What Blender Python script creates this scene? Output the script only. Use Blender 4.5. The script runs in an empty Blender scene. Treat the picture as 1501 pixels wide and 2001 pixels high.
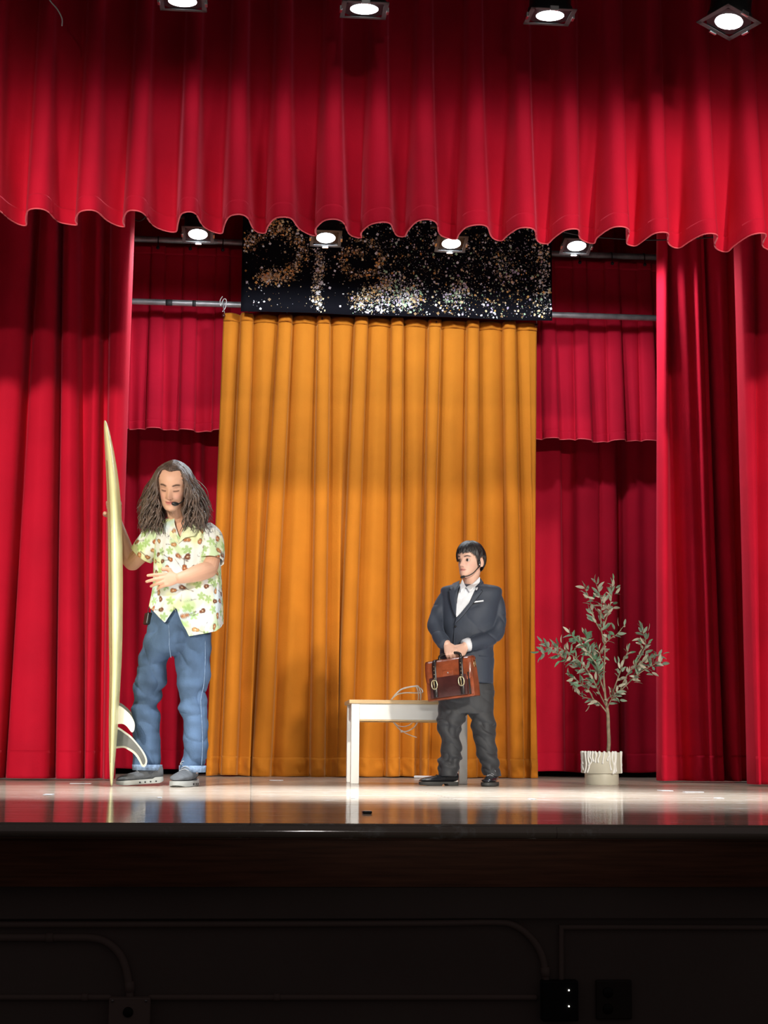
import bpy, bmesh, math, random
import numpy as np
from mathutils import Vector, Matrix, noise

random.seed(7)
S = bpy.context.scene
C = S.collection

# ------------------------------------------------------------------ camera
F_PX, CX, CY = 3000.0, 750.5, 1000.5
YAW, PITCH, ROLL = math.radians(4.8), math.radians(8.83), math.radians(0.46)
CAM_Z = 0.188                                   # above the stage floor (z = 0)
FH = Vector((math.sin(YAW), math.cos(YAW), 0))  # horizontal forward
RH = Vector((math.cos(YAW), -math.sin(YAW), 0))
UP = Vector((0, 0, 1))
FWD = (FH * math.cos(PITCH) + UP * math.sin(PITCH)).normalized()
U0 = (UP * math.cos(PITCH) - FH * math.sin(PITCH)).normalized()
RIGHT = RH * math.cos(ROLL) + U0 * math.sin(ROLL)
UPC = U0 * math.cos(ROLL) - RH * math.sin(ROLL)
CAM = Vector((0, 0, CAM_Z))
cd = bpy.data.cameras.new('camera'); cam = bpy.data.objects.new('camera', cd); C.objects.link(cam)
cd.sensor_fit = 'HORIZONTAL'; cd.sensor_width = 36; cd.lens = 36 * F_PX / 1501.0
cd.clip_start = 0.05; cd.clip_end = 200
m3 = Matrix((RIGHT, UPC, -FWD)).transposed()
cam.matrix_world = Matrix.Translation(CAM) @ m3.to_4x4()
S.camera = cam

def ray(px, py):
    return FWD + RIGHT * ((px - CX) / F_PX) - UPC * ((py - CY) / F_PX)
def W(px, py, D):            # point at horizontal distance D in front of the camera
    d = ray(px, py); return CAM + d * (D / d.dot(FH))
def WY(px, py, Y):           # point on the stage-parallel plane y = Y
    d = ray(px, py); return CAM + d * (Y / d.y)
def WF(px, py):              # point on the stage floor
    d = ray(px, py); return CAM + d * (-CAM_Z / d.z)
def dist(p): return (p - CAM).dot(FH)

# ------------------------------------------------------------------ world, view, house and fill lights
w = bpy.data.worlds.new('world'); S.world = w; w.use_nodes = True
w.node_tree.nodes['Background'].inputs[0].default_value = (1, .8, .75, 1)
w.node_tree.nodes['Background'].inputs[1].default_value = 0.022
S.view_settings.view_transform = 'Standard'; S.view_settings.look = 'None'
S.view_settings.gamma = 1; S.view_settings.use_curve_mapping = False
S.view_settings.exposure = 0.2

def spot(name, loc, target, watts, deg, blend, color=(1, 1, 1), radius=.06, parent=None):
    l = bpy.data.lights.new(name, 'SPOT'); l.energy = watts; l.spot_size = math.radians(deg)
    l.spot_blend = blend; l.color = color; l.shadow_soft_size = radius
    o = bpy.data.objects.new(name, l); C.objects.link(o)
    o.location = loc
    o.rotation_euler = (Vector(target) - Vector(loc)).to_track_quat('-Z', 'Y').to_euler()
    if parent: o.parent = parent
    return o
WARM = (1, .93, .83)
# front-of-house spotlights hanging over the audience, left and right of the aisle
spot('house_spotlight', (-4.2, -5.0, 4.9), (-1.3, 9.0, 1.0), 5400, 18.5, .65, WARM, .30)
spot('house_spotlight', (5.2, -5.0, 4.9), (1.9, 9.0, 1.0), 5000, 18.5, .65, WARM, .30)
# added unseen fill lights for the upper curtains, lower and farther away
for bx, tx in ((-5.0, -1.5), (0.5, .6), (6.0, 2.7)):
    spot('fill_spotlight', (bx, -20.0, 2.9), (tx, 9.0, 1.6), 4400 if bx != .5 else 3100, 9.4, .65, WARM, .25)

# ------------------------------------------------------------------ helpers
def tag(o, label=None, cat=None, group=None, kind=None):
    if label: o['label'] = label
    if cat: o['category'] = cat
    if group: o['group'] = group
    if kind: o['kind'] = kind
    return o
def empty(name, loc, label, cat, group=None):
    o = bpy.data.objects.new(name, None); C.objects.link(o); o.location = loc
    o.empty_display_size = .1
    return tag(o, label, cat, group)
def link(name, me, mat=None, parent=None, smooth=True):
    if mat is not None and len(me.materials) == 0:
        for m_ in (mat if isinstance(mat, (list, tuple)) else [mat]): me.materials.append(m_)
    if smooth:
        me.polygons.foreach_set('use_smooth', [True] * len(me.polygons))
    o = bpy.data.objects.new(name, me); C.objects.link(o)
    if parent is not None:
        o.parent = parent
        o.matrix_parent_inverse = world_of(parent).inverted()
    return o
def world_of(o):
    m = Matrix.LocRotScale(o.location, o.rotation_euler, o.scale)
    if o.parent is not None: m = world_of(o.parent) @ o.matrix_parent_inverse @ m
    return m
def obj(name, bm, mat, parent=None, smooth=True, angle=None):
    me = bpy.data.meshes.new(name)
    bmesh.ops.recalc_face_normals(bm, faces=bm.faces)
    bm.to_mesh(me); bm.free()
    o = link(name, me, mat, parent, smooth)
    if smooth and angle:
        me.set_sharp_from_angle(angle=math.radians(angle))
    return o
def pyobj(name, verts, faces, mat, parent=None, smooth=True):
    me = bpy.data.meshes.new(name); me.from_pydata([tuple(v) for v in verts], [], faces); me.update()
    return link(name, me, mat, parent, smooth)
def struct(o): o['kind'] = 'structure'; return o

def box(bm, c, s, M=None, bev=0.0):
    r = bmesh.ops.create_cube(bm, size=1.0)
    vs = r['verts']
    for v in vs:
        v.co = Vector((v.co.x * s[0], v.co.y * s[1], v.co.z * s[2])) + Vector(c)
    if bev > 0:
        es = list({e for v in vs for e in v.link_edges})
        rr = bmesh.ops.bevel(bm, geom=es, offset=bev, segments=2, affect='EDGES', profile=.5)
        vs = list({v for f in rr['faces'] for v in f.verts} | {v for v in vs if v.is_valid})
    if M is not None:
        for v in vs: v.co = M @ v.co
    return vs
def cr(p0, p1, p2, p3, t):
    return .5 * ((2 * p1) + (p2 - p0) * t + (2 * p0 - 5 * p1 + 4 * p2 - p3) * t * t + (3 * p1 - p0 - 3 * p2 + p3) * t ** 3)
def resample(seq, k):
    """Catmull-Rom through a list of numpy rows."""
    A = [np.array(s, float) for s in seq]; out = []
    for i in range(len(A) - 1):
        p0 = A[max(i - 1, 0)]; p3 = A[min(i + 2, len(A) - 1)]
        for j in range(k): out.append(cr(p0, A[i], A[i + 1], p3, j / k))
    out.append(A[-1]); return out
def bridge(bm, rings, closed=True, cap=True):
    n = len(rings[0])
    for a, b in zip(rings, rings[1:]):
        for i in range(n if closed else n - 1):
            j = (i + 1) % n
            bm.faces.new((a[i], a[j], b[j], b[i]))
    if cap and closed:
        bm.faces.new(list(reversed(rings[0]))); bm.faces.new(rings[-1])
def tube(bm, pts, radii, n=12, k=5, ref=None, ratio=1.0, round_caps=True):
    """smooth tapered tube; ratio = depth radius / side radius"""
    rows = [tuple(Vector(p)) + (r,) for p, r in zip(pts, radii)] if not isinstance(radii, (int, float)) else [tuple(Vector(p)) + (radii,) for p in pts]
    rs = resample(rows, k) if k > 1 else [np.array(r) for r in rows]
    P = [Vector(r[:3]) for r in rs]; R = [max(float(r[3]), 1e-4) for r in rs]
    ref = Vector(ref) if ref is not None else FH
    T = []
    for i in range(len(P)):
        t = P[min(i + 1, len(P) - 1)] - P[max(i - 1, 0)]
        T.append(t.normalized() if t.length > 1e-9 else Vector((0, 0, 1)))
    seq = []
    if round_caps:
        for a in (80, 50, 25):
            a = math.radians(a); seq.append((P[0] - T[0] * R[0] * math.sin(a) * .9, T[0], R[0] * math.cos(a)))
    seq += list(zip(P, T, R))
    if round_caps:
        for a in (25, 50, 80):
            a = math.radians(a); seq.append((P[-1] + T[-1] * R[-1] * math.sin(a) * .9, T[-1], R[-1] * math.cos(a)))
    rings = []
    for p, t, r in seq:
        s = t.cross(ref)
        if s.length < .15: s = t.cross(RH)
        s.normalize(); d = s.cross(t).normalized()
        rings.append([bm.verts.new(p + s * (r * math.cos(2 * math.pi * i / n)) + d * (r * ratio * math.sin(2 * math.pi * i / n))) for i in range(n)])
    bridge(bm, rings)
def wire(name, pts, r, mat, parent=None, n=6, k=6):
    bm = bmesh.new(); tube(bm, pts, r, n=n, k=k); return obj(name, bm, mat, parent)
def lathe(bm, prof, M=Matrix(), n=32, cap=True):
    rings = []
    for r, z in prof:
        rings.append([bm.verts.new(M @ Vector((r * math.cos(2 * math.pi * i / n), r * math.sin(2 * math.pi * i / n), z))) for i in range(n)])
    bridge(bm, rings, cap=cap)
def sil(bm, rows, D, n=40, k=5, expo=2.0, rot=0.0):
    """closed body from silhouette rows (py, xl, xr, depth offset m, depth half-size m)"""
    rings = []
    for r in resample(rows, k):
        py, xl, xr, dd, ry = [float(q) for q in r]
        xm = (xl + xr) / 2
        c = W(xm, py, D + dd); a = W(xl, py, D + dd); b = W(xr, py, D + dd)
        rx = (b - a).length / 2
        d = ray(xm, py); d.z = 0; d.normalize()
        if rot: d = Matrix.Rotation(rot, 3, 'Z') @ d
        s = Vector((d.y, -d.x, 0))
        ring = []
        for i in range(n):
            th = 2 * math.pi * i / n; co, si = math.cos(th), math.sin(th)
            co = math.copysign(abs(co) ** (2 / expo), co); si = math.copysign(abs(si) ** (2 / expo), si)
            ring.append(bm.verts.new(c + s * rx * co + d * ry * si))
        rings.append(ring)
    bridge(bm, rings)
def remesh(bm, voxel, smooth=4, fac=.5):
    me = bpy.data.meshes.new('tmp'); bmesh.ops.recalc_face_normals(bm, faces=bm.faces); bm.to_mesh(me); bm.free()
    o = bpy.data.objects.new('tmp', me); C.objects.link(o)
    m = o.modifiers.new('r', 'REMESH'); m.mode = 'VOXEL'; m.voxel_size = voxel
    if smooth:
        s = o.modifiers.new('s', 'SMOOTH'); s.iterations = smooth; s.factor = fac
    dg = bpy.context.evaluated_depsgraph_get()
    out = bpy.data.meshes.new_from_object(o.evaluated_get(dg))
    bpy.data.objects.remove(o); bpy.data.meshes.remove(me)
    out.materials.clear()
    return out
def displace(me, fn):
    n = len(me.vertices)
    co = np.empty(n * 3); me.vertices.foreach_get('co', co); co = co.reshape(-1, 3)
    no = np.empty(n * 3); me.vertex_normals.foreach_get('vector', no); no = no.reshape(-1, 3)
    d = np.array([fn(Vector(c)) for c in co])
    co += no * d[:, None]
    me.vertices.foreach_set('co', co.ravel()); me.update()
def crease(p, sx, sz, diag, w=4):
    n_ = noise.noise(Vector((p.x * sx + p.z * diag, p.y * sx, p.z * sz)))
    return -(1 - min(1, abs(n_) * 2)) ** w
def set_colors(me, cols):
    a = me.color_attributes.new('print', 'FLOAT_COLOR', 'POINT')
    c = np.ones((len(me.vertices), 4)); c[:, :3] = cols
    a.data.foreach_set('color', c.ravel())
def poly_extrude(bm, pts, normal, th):
    nrm = Vector(normal).normalized() * th / 2
    a = [bm.verts.new(Vector(p) - nrm) for p in pts]; b = [bm.verts.new(Vector(p) + nrm) for p in pts]
    bm.faces.new(a); bm.faces.new(list(reversed(b)))
    for i in range(len(a)):
        j = (i + 1) % len(a); bm.faces.new((a[j], a[i], b[i], b[j]))

# ------------------------------------------------------------------ materials
def mat(name, col, rough=.6, metal=0, sheen=0, sheen_tint=None, bump=0, bscale=200, var=0, vscale=6,
        emit=None, estr=0, coat=0, attr=False, spec=.5, sss=0, stretch=(1, 1, 1), trans=0):
    m = bpy.data.materials.new(name); m.use_nodes = True
    nt = m.node_tree; b = nt.nodes['Principled BSDF']; I = b.inputs
    I['Base Color'].default_value = (*col, 1); I['Roughness'].default_value = rough; I['Metallic'].default_value = metal
    I['Specular IOR Level'].default_value = spec
    if sheen:
        I['Sheen Weight'].default_value = sheen; I['Sheen Roughness'].default_value = .35
        I['Sheen Tint'].default_value = (*(sheen_tint or col), 1)
    if coat: I['Coat Weight'].default_value = coat; I['Coat Roughness'].default_value = .15
    if trans: I['Transmission Weight'].default_value = trans
    if sss:
        I['Subsurface Weight'].default_value = sss; I['Subsurface Radius'].default_value = (.01, .004, .002)
        I['Subsurface Scale'].default_value = .6
    if emit: I['Emission Color'].default_value = (*emit, 1); I['Emission Strength'].default_value = estr
    tc = nt.nodes.new('ShaderNodeTexCoord'); mp = nt.nodes.new('ShaderNodeMapping')
    mp.inputs['Scale'].default_value = stretch
    nt.links.new(tc.outputs['Object'], mp.inputs['Vector'])
    if attr:
        at = nt.nodes.new('ShaderNodeVertexColor'); at.layer_name = 'print'
        nt.links.new(at.outputs['Color'], I['Base Color'])
    elif var:
        nz = nt.nodes.new('ShaderNodeTexNoise'); nz.inputs['Scale'].default_value = vscale; nz.inputs['Detail'].default_value = 6
        nt.links.new(mp.outputs[0], nz.inputs['Vector'])
        rp = nt.nodes.new('ShaderNodeValToRGB')
        rp.color_ramp.elements[0].position = .3; rp.color_ramp.elements[1].position = .7
        rp.color_ramp.elements[0].color = (*[c * (1 - var) for c in col], 1)
        rp.color_ramp.elements[1].color = (*[min(1, c * (1 + var)) for c in col], 1)
        nt.links.new(nz.outputs['Fac'], rp.inputs[0]); nt.links.new(rp.outputs[0], I['Base Color'])
    if bump:
        nz2 = nt.nodes.new('ShaderNodeTexNoise'); nz2.inputs['Scale'].default_value = bscale; nz2.inputs['Detail'].default_value = 3
        nt.links.new(mp.outputs[0], nz2.inputs['Vector'])
        bp = nt.nodes.new('ShaderNodeBump'); bp.inputs['Strength'].default_value = bump; bp.inputs['Distance'].default_value = .01
        nt.links.new(nz2.outputs['Fac'], bp.inputs['Height']); nt.links.new(bp.outputs[0], I['Normal'])
    return m
RED = mat('red_velvet', (.56, .006, .028), .85, sheen=.35, sheen_tint=(1, .18, .28), bump=.12, bscale=120, var=.10, vscale=3, spec=.15)
RED2 = mat('red_velvet_rear', (.50, .006, .028), .85, sheen=.30, sheen_tint=(1, .18, .28), bump=.12, bscale=120, var=.10, vscale=3, spec=.15)
GOLD = mat('gold_velvet', (.45, .150, .011), .85, sheen=.3, sheen_tint=(1, .7, .3), bump=.15, bscale=90, var=.07, vscale=4, spec=.15)
HEM_SHINE = mat('hem_rim_highlight', (.85, .10, .13), .7, sheen=.5, sheen_tint=(1, .5, .5))  # paler red painted as the bright rim where a hem catches light
PIPE = mat('steel_pipe', (.36, .35, .35), .42, metal=.6, var=.25, vscale=14, bump=.05)
TAPE = mat('dark_tape', (.03, .03, .03), .6)
BLACK = mat('black_metal', (.012, .012, .014), .45, spec=.4)
BLACKP = mat('black_plastic', (.010, .010, .010), .4)
LENS = mat('lamp_lens', (1, 1, 1), .3, emit=(.93, .97, 1), estr=14)
GELF = mat('dull_gel_frame', (.10, .10, .10), .5, metal=.4)
STEEL = mat('bare_steel', (.6, .6, .62), .3, metal=1)
BRASS = mat('brass', (.75, .58, .30), .3, metal=1)
WHITE = mat('white_paint', (.80, .80, .76), .4, var=.04, vscale=5)
TOPW = mat('pale_wood_top', (.66, .45, .22), .45, var=.18, vscale=5, stretch=(2, 30, 30))
SKIN = mat('skin', (.72, .42, .30), .5, attr=True, sss=.04, spec=.35)
HAIR = mat('brown_hair', (.105, .068, .050), .42, var=.55, vscale=30, spec=.6)
HAIRB = mat('black_hair', (.012, .010, .011), .45, var=.3, vscale=30, spec=.7)
PRINT = mat('printed_cotton', (.8, .8, .7), .75, attr=True, bump=.05, bscale=150, spec=.2)
DENIM = mat('blue_denim', (.080, .13, .215), .85, var=.42, vscale=7, bump=.25, bscale=260, spec=.2, stretch=(1, 1, .45))
DENIML = mat('faded_denim_hem', (.22, .30, .42), .85, var=.3, vscale=60, bump=.3, bscale=200, spec=.2)
SUIT = mat('charcoal_suiting', (.040, .050, .072), .60, bump=.08, bscale=250, sheen=.25, sheen_tint=(.5, .6, .8), spec=.35)
TROUS = mat('charcoal_trouser', (.042, .043, .046), .60, bump=.08, bscale=250, sheen=.25, sheen_tint=(.6, .6, .7), spec=.35)
SHIRTW = mat('white_shirt', (.80, .82, .86), .7, bump=.2, bscale=60, var=.05, vscale=40)
SHOEB = mat('black_leather', (.014, .015, .018), .22, spec=.6, coat=.3)
SOLEB = mat('dark_rubber', (.05, .05, .045), .6)
KNIT = mat('grey_knit', (.10, .105, .11), .8, bump=.3, bscale=160, var=.25, vscale=20)
SOLEG = mat('pale_foam_sole', (.42, .42, .38), .6, var=.1)
LACE = mat('lace', (.35, .36, .38), .8)
LEATHER = mat('brown_leather', (.26, .060, .022), .32, var=.45, vscale=16, bump=.15, bscale=60, coat=.25)
LEATHERD = mat('dark_leather', (.065, .018, .016), .30, var=.4, vscale=14, bump=.15, bscale=60, coat=.25)
STRAP = mat('strap_leather', (.022, .016, .015), .35, var=.3, vscale=30)
BOARDM = mat('yellowed_foam_board', (.92, .85, .42), .38, var=.12, vscale=9, coat=.3, stretch=(1, 1, .6))
FINW = mat('cream_fin', (.72, .66, .50), .35, var=.08, vscale=20, coat=.3)
FIND = mat('smoke_fin', (.10, .10, .085), .3, var=.15, vscale=20, coat=.3)
FING = mat('grey_fin', (.22, .20, .17), .35)
POT = mat('cream_ceramic', (.58, .55, .44), .35, var=.08, vscale=8)
DRIP = mat('white_glaze', (.86, .86, .82), .25)
BARK = mat('trunk_bark', (.25, .20, .13), .8, var=.35, vscale=40, bump=.4, bscale=80)
LEAF = mat('sage_leaf', (.20, .27, .19), .55, var=.35, vscale=3, spec=.4)
LEAF2 = mat('pale_leaf', (.42, .40, .30), .55, var=.2, vscale=3)
LEAF3 = mat('green_leaf', (.12, .24, .14), .5, var=.3, vscale=3)
SOIL = mat('moss', (.05, .04, .02), .9, bump=.5, bscale=60)
CLOTHB = mat('black_cloth', (.004, .004, .007), .85, spec=.1)
FASCIA = mat('dark_stained_fascia', (.26, .10, .055), .45, var=.35, vscale=5, stretch=(1, 20, 20), spec=.3)
BWALL = mat('painted_wall', (.30, .25, .24), .8, var=.08, vscale=3, bump=.1, bscale=40)
CONDUIT = mat('painted_conduit', (.42, .33, .31), .6)
PLATE = mat('brown_plate', (.07, .055, .05), .5)
LED = mat('indicator_lamp', (1, 1, 1), .3, emit=(1, .95, .85), estr=6)
CABLE = mat('black_cable', (.01, .01, .01), .6)
ROPE = mat('white_rope', (.75, .74, .72), .8)
CLEAR = mat('clear_tubing', (.86, .84, .78), .25, spec=.6)
TABP = mat('white_tape', (.80, .82, .85), .5)
EYEW = mat('eye_white', (.62, .56, .53), .3)
EYED = mat('dark_iris', (.02, .012, .008), .2)
GLIT = [mat('glitter_gold', (.95, .52, .13), .4), mat('glitter_pale_gold', (1, .80, .45), .4), mat('glitter_silver', (.97, .97, .97), .35),
        mat('glitter_green', (.55, .80, .50), .4), mat('glitter_lilac', (.75, .65, .85), .4), mat('glitter_bronze', (.30, .18, .07), .4)]

def floor_material():
    m = bpy.data.materials.new('varnished_stage_boards'); m.use_nodes = True
    nt = m.node_tree; nt.nodes.clear(); L = nt.links.new
    out = nt.nodes.new('ShaderNodeOutputMaterial')
    tc = nt.nodes.new('ShaderNodeTexCoord')
    mp = nt.nodes.new('ShaderNodeMapping'); mp.inputs['Scale'].default_value = (1.2, 16, 1)
    L(tc.outputs['Object'], mp.inputs[0])
    br = nt.nodes.new('ShaderNodeTexBrick'); br.inputs['Scale'].default_value = 1
    mb = nt.nodes.new('ShaderNodeMapping'); L(tc.outputs['Object'], mb.inputs[0])
    L(mb.outputs[0], br.inputs['Vector'])
    br.inputs['Brick Width'].default_value = 1.6; br.inputs['Row Height'].default_value = .057; br.inputs['Mortar Size'].default_value = .0012
    br.inputs['Color1'].default_value = (.60, .50, .39, 1); br.inputs['Color2'].default_value = (.48, .38, .28, 1); br.inputs['Mortar'].default_value = (.16, .11, .08, 1)
    nz = nt.nodes.new('ShaderNodeTexNoise'); nz.inputs['Scale'].default_value = 2.2; nz.inputs['Detail'].default_value = 8
    L(mp.outputs[0], nz.inputs['Vector'])
    mx = nt.nodes.new('ShaderNodeMix'); mx.data_type = 'RGBA'; mx.blend_type = 'MULTIPLY'; mx.inputs[0].default_value = .6
    rp = nt.nodes.new('ShaderNodeValToRGB'); rp.color_ramp.elements[0].color = (.6, .6, .6, 1); rp.color_ramp.elements[1].color = (1.15, 1.15, 1.15, 1)
    L(nz.outputs['Fac'], rp.inputs[0]); L(br.outputs['Color'], mx.inputs[6]); L(rp.outputs[0], mx.inputs[7])
    # white scuffs, old paint flecks
    mp2 = nt.nodes.new('ShaderNodeMapping'); mp2.inputs['Scale'].default_value = (2.5, 9, 1); L(tc.outputs['Object'], mp2.inputs[0])
    n2 = nt.nodes.new('ShaderNodeTexNoise'); n2.inputs['Scale'].default_value = 3.2; n2.inputs['Detail'].default_value = 10; n2.inputs['Roughness'].default_value = .7
    L(mp2.outputs[0], n2.inputs['Vector'])
    r2 = nt.nodes.new('ShaderNodeValToRGB'); r2.color_ramp.elements[0].position = .56; r2.color_ramp.elements[1].position = .66
    L(n2.outputs['Fac'], r2.inputs[0])
    mx2 = nt.nodes.new('ShaderNodeMix'); mx2.data_type = 'RGBA'; mx2.inputs[7].default_value = (.86, .85, .82, 1)
    L(r2.outputs[0], mx2.inputs[0]); L(mx.outputs[2], mx2.inputs[6])
    df = nt.nodes.new('ShaderNodeBsdfDiffuse'); L(mx2.outputs[2], df.inputs[0])
    gl = nt.nodes.new('ShaderNodeBsdfGlossy'); gl.inputs['Color'].default_value = (.92, .92, .95, 1)
    r3 = nt.nodes.new('ShaderNodeMapRange'); r3.inputs['To Min'].default_value = .04; r3.inputs['To Max'].default_value = .13
    L(nz.outputs['Fac'], r3.inputs['Value']); L(r3.outputs[0], gl.inputs['Roughness'])
    bp = nt.nodes.new('ShaderNodeBump'); bp.inputs['Strength'].default_value = .04; bp.inputs['Distance'].default_value = .004
    L(nz.outputs['Fac'], bp.inputs['Height']); L(bp.outputs[0], gl.inputs['Normal'])
    ms = nt.nodes.new('ShaderNodeMixShader'); ms.inputs[0].default_value = .52
    L(df.outputs[0], ms.inputs[1]); L(gl.outputs[0], ms.inputs[2]); L(ms.outputs[0], out.inputs[0])
    return m
FLOORM = floor_material()

# ------------------------------------------------------------------ depths of the stage
Y_EDGE = WF(750, 1610).y
Y_GOLD = WF(722, 1519).y
Y_CL = WF(80, 1524).y
Y_CR = WF(1370, 1529).y
Y_CR2 = WF(1490, 1536).y
Y_VAL = 7.25
Y_ROW1 = 6.60
Y_ROW2 = 9.75
Y_BAN = Y_GOLD - .16
Y_BORD = Y_GOLD + .30
Y_REAR = Y_GOLD + .75
Y_BACK = Y_REAR + .7
TOP = 4.95
print('DEPTHS', Y_EDGE, Y_GOLD, Y_CL, Y_CR, Y_CR2, WF(368, 1537), WF(690, 1531), WF(960, 1536), WF(1183, 1534))

# ------------------------------------------------------------------ the setting
def slab(name, x0, x1, y0, y1, z0, z1, m, parent=None, bev=0):
    bm = bmesh.new(); box(bm, ((x0 + x1) / 2, (y0 + y1) / 2, (z0 + z1) / 2), (x1 - x0, y1 - y0, z1 - z0), bev=bev)
    return obj(name, bm, m, parent, smooth=False)
DARK = mat('dark_stage_wall', (.05, .045, .045), .9, var=.1)
struct(tag(slab('floor', -6, 6.5, Y_EDGE + .012, Y_BACK, -.04, 0, FLOORM), 'varnished scuffed wooden stage floor'))
struct(tag(slab('wall_back', -6, 6.5, Y_BACK, Y_BACK + .15, -.04, TOP + .1, DARK), 'dark wall behind the rear curtains'))
struct(tag(slab('ceiling', -6, 6.5, Y_VAL - 1.2, Y_BACK + .15, TOP + .02, TOP + .15, DARK), 'dark ceiling over the stage'))
# stage lip with rounded nosing, fascia board, recessed painted wall under it
bm = bmesh.new(); tube(bm, [(-6, Y_EDGE + .02, -.021), (6.5, Y_EDGE + .02, -.021)], .021, n=16, k=2, round_caps=False)
struct(tag(obj('trim_1', bm, FLOORM), 'rounded worn front nosing of the stage floor'))
z_fb = WY(750, 1733, Y_EDGE + .03).z; z_rail = WY(750, 1795, Y_EDGE + .08).z
struct(tag(slab('trim_2', -6, 6.5, Y_EDGE + .03, Y_EDGE + .10, z_fb, -.035, FASCIA), 'dark stained wooden fascia board below the stage lip'))
struct(tag(slab('trim_3', -6, 6.5, Y_EDGE + .085, Y_EDGE + .12, z_rail, z_fb, BWALL), 'painted band under the fascia board'))
struct(tag(slab('wall_front', -6, 6.5, Y_EDGE + .11, Y_EDGE + .2, -1.15, z_fb, BWALL), 'painted wall of the stage front'))
struct(tag(slab('floor_auditorium', -7, 7.5, -7, Y_EDGE + .11, -1.25, -1.15, mat('auditorium_floor', (.12, .10, .09), .6)), 'auditorium floor in front of the stage'))

# ------------------------------------------------------------------ curtains
def smooth_path(ctrl, k, passes):
    out = []
    A = [np.array(c, float) for c in ctrl]
    for i in range(len(A) - 1):
        for j in range(k): out.append(A[i] + (A[i + 1] - A[i]) * j / k)
    out.append(A[-1]); P = np.array(out)
    for _ in range(passes):
        Q = P.copy(); Q[1:-1] = .25 * P[:-2] + .5 * P[1:-1] + .25 * P[2:]; P = Q
    return P
def curtain(name, ctrl, yt, yb, Y, z_top, z_bot, m, parent, k=6, passes=4, rows=26, hem=.0, hem_amp=0.006,
            wrinkle=.004, ease=1.0, th=.006, heading=0, seed=0, droop=0.0, hem_shine=False):
    """ctrl rows: (x px at top reference yt, x px at bottom reference yb, fold towards viewer at top, at bottom)"""
    P = smooth_path([c if len(c) == 4 else (c[0], c[1], c[2] * .75, c[2]) for c in ctrl], k, passes)
    zt, zb = WY(750, yt, Y).z, WY(750, yb, Y).z
    xt = np.array([WY(p[0], yt, Y).x for p in P]); xb = np.array([WY(p[1], yb, Y).x for p in P])
    def pt(i, z, off=0.0):
        v = (zt - z) / (zt - zb)
        vv = max(min(v, 1.05), -1.2)
        e = vv if ease == 1 else (math.copysign(abs(vv) ** ease, vv))
        x = xt[i] + (xb[i] - xt[i]) * e
        dp = P[i][2] + (P[i][3] - P[i][2]) * max(0, min(1, e))
        wv = noise.noise(Vector((x * 5 + seed, z * .9, seed * 3.1))) * wrinkle * 3 + noise.noise(Vector((x * 14, z * 2.3, seed))) * wrinkle
        return Vector((x, Y - dp - wv - off, z))
    def strip(z0, z1, n, off=0.0, crumple=0.0):
        vs = []; nx = len(P)
        for r in range(n + 1):
            z = z0 + (z1 - z0) * r / n
            for i in range(nx):
                p = pt(i, z, off)
                if crumple:
                    p.y -= crumple * (noise.noise(Vector((p.x * 22, z * 16 + p.x * 8, seed))) + .4) * math.sin(math.pi * (r + .3) / (n + .6))
                if droop:
                    p.z -= droop * noise.noise(Vector((p.x * 3.3, seed, 0))) * max(0, min(1, (zt - z) / (zt - zb)))
                vs.append(p)
        fs = [(r * nx + i, r * nx + i + 1, (r + 1) * nx + i + 1, (r + 1) * nx + i) for r in range(n) for i in range(nx - 1)]
        return vs, fs
    vs, fs = strip(z_top, z_bot, rows)
    o = pyobj(name, vs, fs, m, parent)
    md = o.modifiers.new('thick', 'SOLIDIFY'); md.thickness = th; md.offset = 0
    if hem:
        vs_h, fs = strip(z_bot + hem, z_bot - .002, 8, .005, hem_amp)
        h = pyobj('hem', vs_h, fs, m, o); md = h.modifiers.new('thick', 'SOLIDIFY'); md.thickness = .004; md.offset = 0
    if hem_shine:
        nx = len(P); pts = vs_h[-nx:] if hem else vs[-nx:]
        bm = bmesh.new(); tube(bm, [p + Vector((0, -.001, -.001)) for p in pts], .0036, n=6, k=1); obj('hem_highlight', bm, HEM_SHINE, o)  # thin pale tube stands in for the highlight along the hem
    if heading:
        vs, fs = strip(z_top + .004, z_top - heading, 4, .007, hem_amp * .8)
        h = pyobj('heading_band', vs, fs, m, o); md = h.modifiers.new('thick', 'SOLIDIFY'); md.thickness = .004; md.offset = 0
    return o, pt, P, xt

# --- front valance (pleats at the positions read from the photograph)
crest_b = [-310, -215, -118, -20, 78, 175, 268, 370, 465, 552, 650, 740, 830, 927, 1022, 1110, 1202, 1282, 1375, 1467, 1562, 1660, 1755, 1850]
crest_t = [-280, -190, -98, -4, 92, 187, 282, 380, 470, 555, 652, 742, 830, 927, 1020, 1112, 1200, 1277, 1367, 1457, 1548, 1640, 1730, 1822]
ctrl = []
rv = random.Random(3)
for a, b in zip(crest_t, crest_b):
    d = .10 + rv.random() * .04; j = rv.uniform(-4, 4); wb = 19 + rv.random() * 6
    s1, s2 = rv.uniform(4, 12), rv.uniform(3, 9)
    ctrl += [(a - 46, b - 47 + j, -.05, -d), (a - 30, b - 30 + j, -.055, -d - .015), (a - 17 - s1 * .3, b - wb - s1, -.045, -d * .5),
             (a - 14, b - wb + 3, .02, d * .75), (a - 4, b - 5, .035, d), (a + 8, b + 8, .035, d), (a + 14, b + wb - 3, .02, d * .75), (a + 16 + s2 * .3, b + wb + s2, -.045, -d * .5)]
z_hem = WY(750, 447, Y_VAL).z
val, _, _, _ = curtain('stage_valance', ctrl, 60, 440, Y_VAL, TOP, z_hem, RED, None, k=3, passes=2, rows=30, hem=.075, hem_amp=.004, wrinkle=.004, ease=1.5, seed=2, droop=.03, hem_shine=True)
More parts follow.
